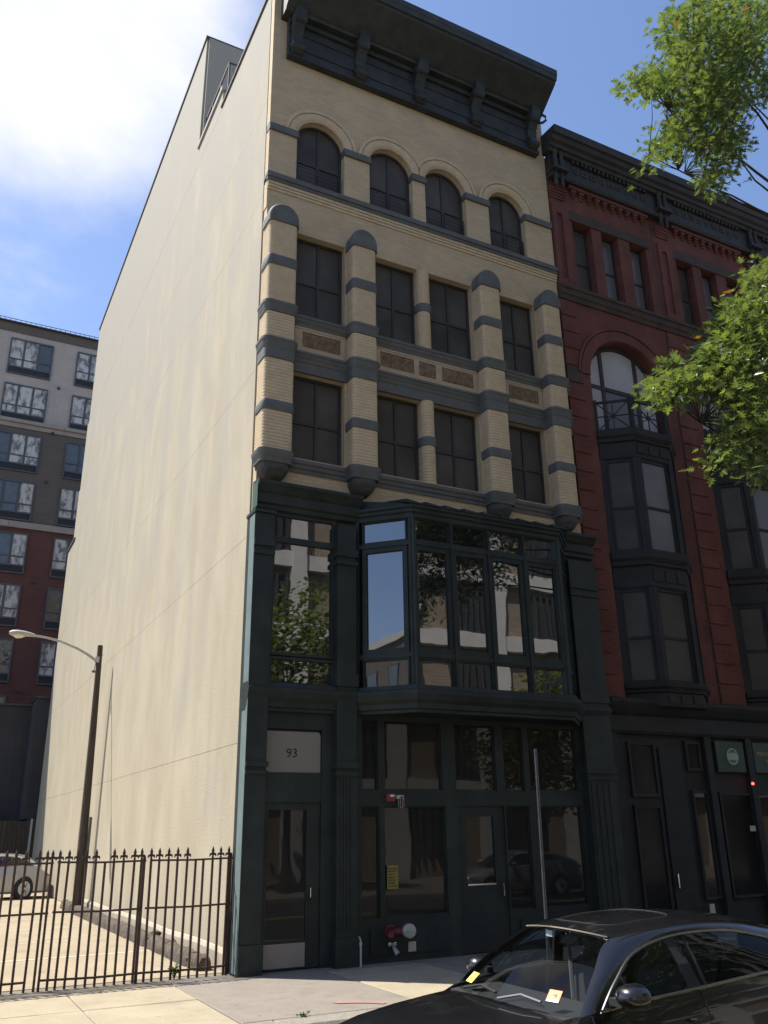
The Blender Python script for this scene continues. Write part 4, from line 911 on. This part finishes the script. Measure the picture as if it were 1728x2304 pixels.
MB().tube([w0+Vector((-.02, -.10, -.03)), w0+Vector((-.09, -.2, -.02))], [.05, .055], 12).build('side_inlet', 'valve_red', FI, True)
vp = at_y(883, 2125, -.34)
DV = thing('drain_valve', 'small twin drain valve with a spout below the hose inlet', 'valve', (vp.x, -.28, vp.z))
for dx in (-.05, .05): MB().lathe([(.032, .05), (.032, -.01), (.02, -.012), (.02, -.003), (.0, -.003)], (vp.x+dx, -.33, vp.z), 'y', 14).build('valve_ring', 'chrome', DV, True, 30)
MB().box(vp.x-.05, vp.x+.05, -.31, -.28, vp.z-.02, vp.z+.02).tube([(vp.x+.03, -.30, vp.z-.03), (vp.x+.04, -.36, vp.z-.08), (vp.x+.06, -.40, vp.z-.14)], [.02, .035, .045], 8).build('spout', 'galv', DV)
def paper(name, px0, py0, px1, py1, Y, mat, label, cat, lines=0):
    a, b = at_y(px0, py0, Y), at_y(px1, py1, Y); x0, x1, z1, z0 = a.x, b.x, a.z, b.z
    o = MB().grid(lambda u, v: (x0+(x1-x0)*u+.006*v, Y-.002+.004*math.sin(u*5+v*3), z0+(z1-z0)*v), 6, 8)
    n = len(o.v); o.v += [(x, y+.003, z) for x, y, z in o.v]; o.f += [tuple(i+n for i in reversed(f)) for f in list(o.f)]
    o = o.build(name, mat, None, True); tag(o, label, cat)
    for k in range(lines):
        zz = z1-(z1-z0)*(k+1)/(lines+1); MB().box(x0+.02, x1-.02-.02*(k % 3), Y-.010, Y-.0075, zz-.006, zz+.006).build('print_line', 'sign_black' if k % 2 else 'bronze_frame', o)
    return o
paper('paper_notice', 870.5, 1947.6, 896, 1999.6, -.232, 'paper_yellow', 'yellow printed notice taped inside the shop window', 'notice', 7)
paper('paper_tag', 918.5, 2119, 936, 2140, -.29, 'paper_cream', 'cream paper tag hanging below the hose inlet', 'tag')
paper('paper_note', 1596, 2034, 1610, 2055, -.20, 'paper_cream', 'small cream note stuck low on the red building shop pier', 'note')
paper('paper_note', 1687, 1858, 1701, 1870, -.11, 'paper_cream', 'small tan card in the window under the green shop board', 'note')
a, b = at_y(870.5, 1786, -.30), at_y(888, 1803, -.30)
FA = thing('alarm_box', 'square red fire alarm box on the green window rail', 'alarm', ((a.x+b.x)/2, -.25, b.z))
box('case', 'alarm_red', FA, a.x, b.x, -.31, -.25, b.z, a.z); box('label_strip', 'sticker_white', FA, a.x+.06, b.x-.01, -.313, -.31, a.z-.05, a.z-.015)
a, b = at_y(897, 1789, -.33), at_y(908, 1818, -.33)
ST = thing('strobe_light', 'caged red strobe light beside the fire alarm box', 'light', ((a.x+b.x)/2, -.25, b.z))
cx = (a.x+b.x)/2
box('bracket', 'galv', ST, cx-.09, cx+.04, -.36, -.25, a.z-.06, a.z); MB().lathe([(.0, 0), (.035, .01), (.04, .10), (.04, .16), (.0, .17)], (cx, -.33, b.z+.03), 'z', 12).build('lens', 'valve_red', ST, True)
cg = MB()
for k in range(5):
    an = math.pi*k/4*1.0+math.pi; cg.tube([(cx+.055*math.cos(an), -.33+.055*math.sin(an), a.z-.05), (cx+.055*math.cos(an), -.33+.055*math.sin(an), b.z+.03), (cx, -.33, b.z)], .004, 4)
cg.build('cage', 'galv', ST)
a = at_y(808, 2117, -.40)
VP = thing('vent_pipe', 'short grey standpipe at the foot of the fluted pilaster', 'pipe', (a.x, -.40, 0))
MB().tube([(a.x, -.46, -.02), (a.x, -.46, a.z), (a.x, -.43, a.z+.04), (a.x, -.38, a.z+.05)], .018, 8).build('pipe', 'galv', VP, True); MB().lathe([(.026, 0), (.026, .04)], (a.x, -.46, a.z-.06), 'z', 10).build('coupling', 'galv', VP)

# ================================================================== CARS
def spline(pts, n):
    P = [np.array(p, float) for p in pts]; P = [2*P[0]-P[1]]+P+[2*P[-1]-P[-2]]; out = []; m = len(P)-3
    for k in range(n+1):
        t = k/n*m; i = min(int(t), m-1); t -= i; a, b, c, d = P[i:i+4]
        out.append(.5*((2*b)+(-a+c)*t+(2*a-5*b+4*c-d)*t*t+(-a+3*b-3*c+d)*t**3))
    return out
def interp(x, xs, ys): return float(np.interp(x, xs, ys))
def car(name, label, cat, off, paintm, glassm, short=None, interior=True, stickers=True, group=None):
    T = thing(name, label, cat, off, group); T['_base'] = (0, 0, 0)
    ch = []
    def add(m, nm, mat, par=T, smooth=True, ang=45):
        if short: m.v = [(x, y, z) if x < 1.62 else (1.62+(x-1.62)*short, y*(1-.10*max(0, (x-2.3)/.55)**2), z-(max(0, z-.45)*.42*((x-1.62)/1.2)**1.4 if short < .8 else 0)) for x, y, z in m.v]
        o = m.build(nm, mat, par, smooth, ang); return o
    zb = lambda x: interp(x, [-.62, -.15, .5, 1.1, 2.38], [.955, 1.0, 1.04, 1.085, 1.13])
    st = [(-2.12, .50, .55), (-2.10, .62, .66), (-2.0, .72, .73), (-1.8, .80, .80), (-1.5, .86, .865), (-1.2, .885, .91), (-.9, .895, .945), (-.72, .897, .962), ('c', -.60, .90), ('c', -.3, .90), ('c', .2, .90), ('c', .8, .90), ('c', 1.4, .90), ('c', 2.0, .895), ('c', 2.33, .89), (2.40, .885, 1.13), (2.58, .87, 1.125), (2.72, .83, 1.09), (2.80, .78, 1.0), (2.83, .72, .75)]
    rings = []
    for s in st:
        if s[0] == 'c':
            x, hw = s[1], s[2]; b = zb(x); h = [(0, .72), (.45*hw, .72), (.80*hw, .74), (.845*hw, b), (.885*hw, b), (.95*hw, b-.10), (hw, .74), (hw*.995, .56), (hw*.985, .40), (hw*.95, .25), (hw*.8, .19)]
        else:
            x, hw, z = s; k = min(1, (z-.19)/.76); h = [(0, z), (.45*hw, z-.006), (.80*hw, z-.028*k), (.865*hw, z-.045*k), (.93*hw, z-.085*k), (.975*hw, z-.15*k), (hw, z-.25*k), (hw*.995, .19+.37*k), (hw*.985, .19+.2*k), (hw*.95, .25 if z > .6 else .24), (hw*.8, .19)]
        rings.append([(x, -y, zz) for y, zz in reversed(h)]+[(x, y, zz) for y, zz in h[1:]])
    body = add(MB().loft(rings), 'body', paintm, T, True, 32)
    # roof, screens, side glass
    hdr = lambda v: Vector((-.12+.07*v*v, .505*v, 1.405-.032*v*v)); cowl = lambda v: Vector((-.76+.17*v*v, .77*v, .965-.012*v*v))
    rhd = lambda v: Vector((1.62-.09*v*v, .525*v, 1.405-.045*v*v)); rbs = lambda v: Vector((2.44-.14*v*v, .71*v, 1.135))
    def roof(u, v):
        w = 2*v-1; a, b = hdr(w), rhd(w); x = a.x+(b.x-a.x)*u; zc = interp(x, [-.12, .1, .4, .75, 1.1, 1.4, 1.62], [1.405, 1.445, 1.475, 1.487, 1.475, 1.445, 1.405]); hw = interp(x, [-.1, .4, 1.1, 1.62], [.505, .545, .545, .525])
        return (x, hw*w, zc-.042*w*w)
    add(MB().grid(roof, 24, 16), 'roof', paintm)
    def screen(A, B_, bul):
        def fn(u, v):
            w = 2*v-1; p = A(w).lerp(B_(w), u); n = Vector((A(0)-B_(0)).cross(Vector((0, 1, 0)))).normalized(); n = n if n.z > 0 else -n
            return p+n*bul*math.sin(math.pi*u)*(1-.3*w*w)
        return fn
    wsf = screen(cowl, hdr, .035); rsf = screen(rbs, rhd, .03)
    ws = add(MB().grid(wsf, 10, 16), 'windscreen', glassm); add(MB().grid(rsf, 8, 14), 'rear_window', glassm)
    Rr = spline([(-.60, .775, .952), (-.36, .655, 1.17), (-.055, .51, 1.372), (.45, .55, 1.436), (1.05, .55, 1.43), (1.53, .53, 1.362), (1.95, .62, 1.255), (2.32, .715, 1.135)], 56)
    Gt = spline([(-.44, .80, .965), (-.24, .735, 1.13), (.03, .655, 1.285), (.45, .632, 1.372), (1.0, .63, 1.372), (1.42, .64, 1.295), (1.74, .70, 1.19), (1.93, .79, 1.105)], 56)
    for sgn in (-1, 1):
        sd = lambda p: (p[0], p[1]*sgn, p[2])
        def rail(u, v):
            a, b = Rr[int(round(u*56))], Gt[int(round(u*56))]; p = a+(b-a)*v; p = p+np.array([0, .018, .012])*math.sin(math.pi*v); return sd(p)
        m = MB().grid(rail, 56, 5)
        a_, c_ = [sd(p) for p in Rr], None
        o = add(m, 'roof_rail', paintm)
        # corner fillets so that the pillars meet the body
        m = MB(); m.add([sd(Rr[0]), sd(Gt[0]), sd((-.44, .80, .90)), sd((-.66, .80, .90))], [(0, 1, 2, 3)]); m.add([sd(Rr[-1]), sd(Gt[-1]), sd((1.93, .80, 1.02)), sd((2.36, .80, 1.02))], [(0, 1, 2, 3)]); add(m, 'pillar_foot', paintm, o)
        bl = lambda x: np.array([x, .797, zb(x)+.002])
        def glass(u, v):
            a = Gt[int(round(u*56))]; b = bl(a[0]); p = a+(b-a)*v; return sd(p+np.array([0, .016*math.sin(math.pi*v), 0]))
        add(MB().grid(glass, 56, 5), 'side_window', glassm, T)
        add(MB().tube([sd(p+np.array([0, .006, 0])) for p in Gt], .010, 6), 'window_trim', 'trim_metal', o)
        add(MB().tube([sd(bl(x)+np.array([0, .006, .004])) for x in np.linspace(-.44, 1.95, 14)], .011, 6), 'belt_trim', 'trim_metal', o)
        for xa, xb, xt in ((.40, .50, .36), (.545, .56, .50), (1.52, 1.55, 1.36)):
            j = min(range(57), key=lambda k: abs(Gt[k][0]-xt)); t = Gt[j]; b1, b2 = bl(xa), bl(xb); w = xb-xa
            add(MB().loft([[sd(b1+np.array([0, .004, 0])), sd(b2+np.array([0, .004, 0])), sd(b2+np.array([0, -.02, 0])), sd(b1+np.array([0, -.02, 0]))], [sd((b1+t)/2+np.array([(t[0]-b1[0])*0, .022, 0])), sd((b1+t)/2+np.array([w, .022, 0])), sd((b1+t)/2+np.array([w, -.005, 0])), sd((b1+t)/2+np.array([0, -.005, 0]))],
                           [sd(t+np.array([0, .006, 0])), sd(t+np.array([w, .006, 0])), sd(t+np.array([w, -.02, 0])), sd(t+np.array([0, -.02, 0]))]]), 'door_pillar', 'rubber', o, False)
        # mirror, handles, door seams
        mc = (-.33, -1.0, 1.085) if sgn < 0 else (-.24, .97, 1.05)
        mr = add(MB().loft([[(mc[0]+dx, mc[1]+w*.115*math.cos(a), mc[2]+w*.075*math.sin(a)+.01*dx) for a in [2*math.pi*k/16 for k in range(16)]] for dx, w in ((-.10, .25), (-.085, .6), (-.05, .88), (.0, 1.0), (.05, 1.0), (.065, .95))]), 'door_mirror', paintm, T)
        add(MB().box(mc[0]-.03, mc[0]+.03, min(sgn*.80, sgn*.93), max(sgn*.80, sgn*.93), 1.01, 1.055), 'mirror_arm', 'rubber', mr, False)
        for hx in (.28, 1.28): add(MB().tube([(hx, sgn*.885, zb(hx)-.15), (hx+.02, sgn*.915, zb(hx)-.145), (hx+.17, sgn*.915, zb(hx)-.14), (hx+.19, sgn*.885, zb(hx)-.14)], .012, 6), 'door_handle', paintm if paintm == 'car_silver' else 'car_black', T)
        for sx in (-.52, .47, 1.55): add(MB().tube([(sx, sgn*.803, zb(sx)), (sx, sgn*.857, zb(sx)-.10), (sx, sgn*.902, .74), (sx, sgn*.898, .5), (sx, sgn*.89, .3)], .004, 4), 'door_seam', 'rubber', body)
    for wx in (-1.2, 1.62):
        for sgn in (-1, 1):
            add(MB().lathe([(.0, 0), (.375, 0), (.385, .012), (.385, .02)] if sgn > 0 else [(.385, -.02), (.385, -.012), (.375, 0), (0, 0)], (wx, sgn*.89, .35), 'y', 28), 'wheel_arch', 'rubber', body, False)
            wy = sgn*.80
            tyre = add(MB().lathe([(.20, -.10), (.32, -.10), (.335, -.06), (.335, .06), (.32, .11), (.20, .11)], (wx, wy, .335), 'y', 30), 'wheel', 'rubber', T)
            m = MB(); yo = wy+sgn*.105
            m.lathe([(.205, -.01), (.235, -.012), (.235, .01), (.205, .012)], (wx, yo, .335), 'y', 30).lathe([(0, -.012), (.05, -.012), (.05, .012), (0, .012)], (wx, yo, .335), 'y', 14)
            for k in range(10):
                an = 2*math.pi*k/10; m.bar((wx+.045*math.cos(an), yo, .335+.045*math.sin(an)), (wx+.215*math.cos(an), yo, .335+.215*math.sin(an)), .034, .02)
            add(m, 'rim', 'galv', tyre, False)
    for sgn in (-1, 1):
        add(MB().loft([[(2.60, sgn*.874, .90), (2.60, sgn*.876, .97), (2.60, sgn*.85, .97), (2.60, sgn*.85, .90)], [(2.72, sgn*.848, .90), (2.72, sgn*.845, .97), (2.72, sgn*.8, .97), (2.72, sgn*.8, .90)], [(2.815, sgn*.77, .90), (2.80, sgn*.775, .97), (2.78, sgn*.6, .97), (2.79, sgn*.6, .90)]]), 'tail_light', 'red_lens', T)
        add(MB().loft([[(-1.95, sgn*.745, .60), (-1.95, sgn*.74, .69), (-1.9, sgn*.65, .69), (-1.9, sgn*.65, .6)], [(-2.08, sgn*.63, .60), (-2.07, sgn*.62, .66), (-2.0, sgn*.5, .66), (-2.0, sgn*.5, .6)]]), 'headlight', 'sticker_white', T)
    add(MB().tube([hdr(w)+Vector((-.008, 0, .004)) for w in np.linspace(-.98, .98, 15)], .008, 5), 'screen_trim', 'chrome', ws)
    # sunroof joint
    loop = []
    for k in range(41):
        a = 2*math.pi*k/40; cx_, sx_ = math.cos(a), math.sin(a); ux = math.copysign(abs(cx_)**.35, cx_); uy = math.copysign(abs(sx_)**.35, sx_)
        p = roof(.30+.20*ux, .5+.33*uy); loop.append((p[0], p[1], p[2]+.002))
    add(MB().tube(loop, .003, 4), 'sunroof_seal', 'rubber', T)
    for w0, w1 in ((.62, -.02), (-.10, -.62)):
        add(MB().tube([Vector(wsf(.02, .5+w0/2))+Vector((-.02, 0, .012)), Vector(wsf(.09, .5+(w0+w1)/4))+Vector((-.01, 0, .02)), Vector(wsf(.06, .5+w1/2))+Vector((-.012, 0, .018))], .010, 5), 'wiper', 'rubber' if w0 > 0 else 'conduit', T)
    if stickers:
        def stick(u, v, w, h, mat, nm):
            p = Vector(wsf(u, v)); du = (Vector(wsf(u+.05, v))-p).normalized(); dv = (Vector(wsf(u, v+.05))-p).normalized(); n = dv.cross(du).normalized(); n = n if n.z > 0 else -n; p = p+n*.006
            o = add(MB().add([p, p+dv*w, p+dv*w+du*h, p+du*h], [(0, 1, 2, 3)]), nm, mat, ws, False); return p, du, dv, n
        stick(.09, .80, .15, .095, 'sticker_yellow', 'parking_permit')
        p, du, dv, n = stick(.10, .115, .105, .095, 'sticker_orange', 'inspection_sticker')
        add(MB().add([p+n*.002, p+dv*.095+n*.002, p+dv*.095+du*.02+n*.002, p+du*.02+n*.002], [(0, 1, 2, 3)]), 'sticker_strip', 'sticker_white', ws, False)
        q = p+dv*.033+du*.032+n*.002; add(MB().add([q, q+dv*.035, q+dv*.035+du*.035, q+du*.035], [(0, 1, 2, 3)]), 'sticker_box', 'paper_cream', ws, False)
        tx = text('sticker_number', '10', 'sign_black', ws, (0, 0, 0), .034, depth=.0005, rot=(0, 0, 0))
        rt = -dv; mt = Matrix((rt, du, n)).transposed().to_4x4(); mt.translation = p+dv*.05+du*.05+n*.004; tx.data.transform(mt)
    if interior:
        I = 'interior'
        add(MB().loft([[(-.70, -.72, .80), (-.70, .72, .80), (-.68, .72, .94), (-.68, -.72, .94)], [(-.25, -.74, .72), (-.25, .74, .72), (-.30, .74, .975), (-.30, -.74, .975)], [(-.05, -.74, .72), (-.05, .74, .72), (-.10, .74, .88), (-.10, -.74, .88)]]), 'dashboard', I, T, True, 30)
        def seat(cx_, cy_, w, dx):
            s = MB().loft([[(cx_+x, cy_-w*k, z) for k in (-1, 1)]+[(cx_+x+.10, cy_+w*k*.9, z) for k in (-1, 1)] for x, z, w in ((0, .70, w*.95), (.05, .95, w), (.10, 1.10, w*.92), (.13, 1.16, w*.7))])
            o = add(s, 'seat', I, T, True, 40); hx, hz = cx_+.15, 1.245
            h = MB().loft([[(hx+.06*sx*s_, cy_+.13*sy*s_, hz+dz) for sx, sy in ((-1, -1), (-1, 1), (1, 1), (1, -1))] for dz, s_ in ((-.085, .7), (-.06, .95), (.03, 1), (.08, .7))])
            h.tube([(hx, cy_-.05, 1.12), (hx, cy_-.05, 1.20)], .008, 5).tube([(hx, cy_+.05, 1.12), (hx, cy_+.05, 1.20)], .008, 5); add(h, 'headrest', I, o, True, 50)
        for yy in (-.37, .37): seat(.42, yy, .25, 0)
        for yy in (-.38, .38): seat(1.42, yy, .34, 0)
        th = [2*math.pi*k/20 for k in range(21)]; add(MB().tube([(.02+.06*math.sin(a), -.37+.18*math.cos(a), .96+.17*math.sin(a)) for a in th], .014, 6), 'steering_wheel', 'rubber', T)
        add(MB().box(-.03, .0, -.11, .11, 1.285, 1.345).tube([(-.02, 0, 1.34), (-.05, 0, 1.385)], .01, 5), 'rear_view_mirror', 'rubber', T, False)
        add(MB().box(-.10, -.085, .11, .19, 1.33, 1.375), 'toll_tag', 'sticker_white', T, False)
        for sgn in (1,): add(MB().tube([(.48, sgn*.66, 1.28), (.44, sgn*.60, 1.05), (.40, sgn*.55, .8)], .018, 5), 'seat_belt', 'interior_light', T)
    return T
car('black_sedan', 'black sedan with chrome window trim and inspection stickers on its windscreen', 'car', (0.0, -8.27, -.12), 'car_black', 'car_glass')
car('silver_car', 'silver car parked in the lot with its tail against the plastered wall', 'car', (-2.56, 21.3, -.012), 'car_silver', 'car_tint', short=.66, interior=False, stickers=False)
car('silver_car', 'silver car parked across the street and mirrored in the shop glass', 'car', (13.5, -12.6, -.12), 'car_silver', 'car_tint', short=.9, interior=False, stickers=False)

# ================================================================== TREES
LEAF = [(0, 0), (.05, .10), (.30, .02), (.11, .24), (.50, .26), (.10, .42), (.46, .64), (.09, .60), (.14, .84), (0, 1.0), (-.14, .84), (-.09, .60), (-.46, .64), (-.10, .42), (-.50, .26), (-.11, .24), (-.30, .02), (-.05, .10)]
def in_poly(x, y, P):
    c = False
    for (x0, y0), (x1, y1) in zip(P, P[1:]+P[:1]):
        if (y0 > y) != (y1 > y) and x < (x1-x0)*(y-y0)/(y1-y0)+x0: c = not c
    return c
def oak(label, base, limbs, sprays, size, seed, simple=False, trunk_r=.20, top=9.0):
    r = random.Random(seed); T = thing('oak_tree', label, 'tree', base); b = Vector(base); br = MB()
    tp = [b, b+Vector((.05, .03, 2.0)), b+Vector((-.05, .0, 4.5)), b+Vector((.1, -.05, top*.75)), b+Vector((0, .05, top))]
    MB().tube(tp, [trunk_r*1.35, trunk_r, trunk_r*.85, trunk_r*.55, trunk_r*.3], 12).build('trunk', 'bark', T, True)
    nodes = []
    for zf, end in limbs:
        s = b+Vector((0, 0, zf)); e = Vector(end); pts = []
        for k in range(9):
            t = k/8; p = s.lerp(e, t)+Vector((0, 0, .5*math.sin(math.pi*t)*.6))+Vector((r.uniform(-.08, .08), r.uniform(-.08, .08), r.uniform(-.06, .06)))*(0 < k < 8); pts.append(p)
            if k > 2: nodes.append(p)
        br.tube(pts, [trunk_r*.27*(1-.84*k/8) for k in range(9)], 7)
    V, Fc, tone = [], [], []
    for c in sprays:
        c = Vector(c); nr = min(nodes, key=lambda q: (q-c).length_squared)
        if not simple and (nr-c).length < 1.3: br.tube([nr, nr.lerp(c, .55)+Vector((r.uniform(-.1, .1), r.uniform(-.1, .1), .05)), c], [.011, .007, .004], 4, False)
        for k in range(r.randint(9, 13) if not simple else 8):
            d = Vector((r.gauss(0, 1), r.gauss(0, 1), r.gauss(0, .75))); d = d*(.13*size/.14); p = c+d
            nrm = Vector((r.gauss(0, .55), r.gauss(0, .55), 1)).normalized(); ax = (Vector((d.x, d.y, d.z-.12*r.random()))+Vector((r.gauss(0, .12), r.gauss(0, .12), -.08))); ax = (ax-nrm*ax.dot(nrm)).normalized(); sd = nrm.cross(ax); L_ = size*r.uniform(.75, 1.2); fold = r.uniform(.05, .3)
            o = len(V)
            if simple:
                for u, v in ((0, 0), (.45, .4), (0, 1), (-.45, .4)): V.append(p+sd*u*L_+ax*v*L_)
                Fc.append((o, o+1, o+2, o+3)); tone.append(r.random()*.9)
            else:
                for u, v in LEAF: V.append(p+sd*u*L_+ax*v*L_+nrm*(abs(u)*fold*L_-.12*v*v*L_))
                n = len(LEAF); Fc += [tuple([o]+list(range(o+1, o+10))), tuple([o]+list(range(o+9, o+n)))]
                tn = min(.90, max(0, r.gauss(.5, .28))) if r.random() > .004 else 1.0; tone += [tn, tn]
    br.build('branches', 'bark', T, True)
    me = bpy.data.meshes.new('crown'); me.from_pydata([tuple(v) for v in V], [], Fc); me.materials.append(MATS['leaf'])
    at = me.attributes.new('tone', 'FLOAT', 'FACE'); at.data.foreach_set('value', tone); me.update()
    o = put('crown', me, T); o['kind'] = 'stuff'; return T
UPPER = [(1380+.25316*a, .25316*b) for a, b in ((640, -80), (560, 100), (400, 200), (350, 350), (470, 410), (560, 510), (420, 570), (250, 610), (100, 700), (90, 780), (160, 860), (260, 890), (360, 850), (520, 870), (570, 1000), (500, 1110), (350, 1230), (240, 1350), (220, 1470), (250, 1520), (410, 1490), (480, 1410), (610, 1350), (650, 1270), (700, 1330), (710, 1440), (760, 1530), (770, 1650), (870, 1700), (1000, 1640), (1060, 1570), (1140, 1490), (1140, 1350), (1200, 1220), (1130, 1130), (1180, 1000), (1460, 900), (1460, -80))]
LOWER = [(1400+.26219*a, 540+.26219*b) for a, b in ((1330, 110), (1110, 220), (1060, 350), (1090, 400), (1000, 500), (870, 560), (810, 690), (820, 800), (720, 900), (690, 990), (560, 1030), (400, 1080), (300, 1170), (225, 1310), (280, 1370), (430, 1370), (560, 1320), (650, 1290), (790, 1240), (820, 1340), (940, 1400), (970, 1480), (850, 1650), (780, 1830), (715, 1930), (730, 2000), (820, 1960), (940, 1850), (1000, 1780), (1110, 1740), (1120, 1900), (1090, 2030), (1330, 2020))]
r_ = random.Random(11); sp = []
for P, n, yc in ((UPPER, 640, -4.4), (LOWER, 540, -5.6)):
    xs = [p[0] for p in P]; ys = [p[1] for p in P]; k = 0
    while k < n:
        x, y = r_.uniform(min(xs), max(xs)), r_.uniform(min(ys), max(ys))
        if not all(in_poly(x+9*dx, y+9*dy, P) for dx, dy in ((0, 0), (1, 0), (-1, 0), (0, 1), (0, -1))): continue
        sp.append(at_y(x, y, yc+r_.gauss(0, .55))); k += 1
def px_of(p):
    d = Vector(p)-CAM; w = d.dot(FW); return (PX_W/2+d.dot(RT)*F_PX/w, PX_H/2-d.dot(UP)*F_PX/w) if w > .1 else (9999, 0)
k = 0
while k < 420:
    d = Vector((r_.gauss(0, 1), r_.gauss(0, 1), r_.gauss(0, 1))).normalized()*r_.uniform(.55, 1); p = Vector((14.4+3.8*d.x, -3.8+2.8*d.y, 13.0+5.4*d.z))
    if px_of(p)[0] > 1790: sp.append(p); k += 1
tb = (15.2, -3.2, 0)
limbs = [(6.8, at_y(1480, 880, -5.4)), (7.2, at_y(1600, 1010, -5.4)), (7.8, at_y(1620, 800, -5.4)), (8.2, at_y(1690, 700, -5.4)), (8.0, at_y(1690, 900, -5.4)), (15.4, at_y(1540, 390, -4.2)), (15.8, at_y(1430, 190, -4.2)), (16.4, at_y(1560, 90, -4.2)), (15.2, at_y(1460, 350, -4.2)), (15.0, at_y(1620, 330, -4.2)), (16.2, at_y(1660, 180, -4.2)), (8.5, (15.0, -5.8, 12)), (9.0, (18, -4, 13)), (10.0, (15.4, -1.6, 15.5))]
oak('pin oak with pointed leaves reaching in front of the red building', tb, limbs, sp, .15, 5, top=19.0)
def far_oak(label, base, h, rad, seed, n):
    q = random.Random(seed); s = []
    for _ in range(n):
        d = Vector((q.gauss(0, 1), q.gauss(0, 1), q.gauss(0, 1))).normalized()*q.uniform(.5, 1); s.append((base[0]+rad*d.x, base[1]+rad*d.y, base[2]+h+rad*1.05*d.z))
    oak(label, base, [(h-2, (base[0]+rad*.7*math.cos(a), base[1]+rad*.7*math.sin(a), h+rad*.3)) for a in (0, 1.3, 2.5, 3.8, 5.0)], s, .26, seed, True, .16, h+1)
far_oak('bushy street oak across the road mirrored in the flat upper window', (7.3, -17.2, 0), 7.6, 3.3, 21, 620)
far_oak('smaller street oak across the road before the office block', (18.8, -17.4, 0), 5.4, 2.8, 22, 480)

for o in bpy.data.objects:
    if '_base' in o.keys(): del o['_base']
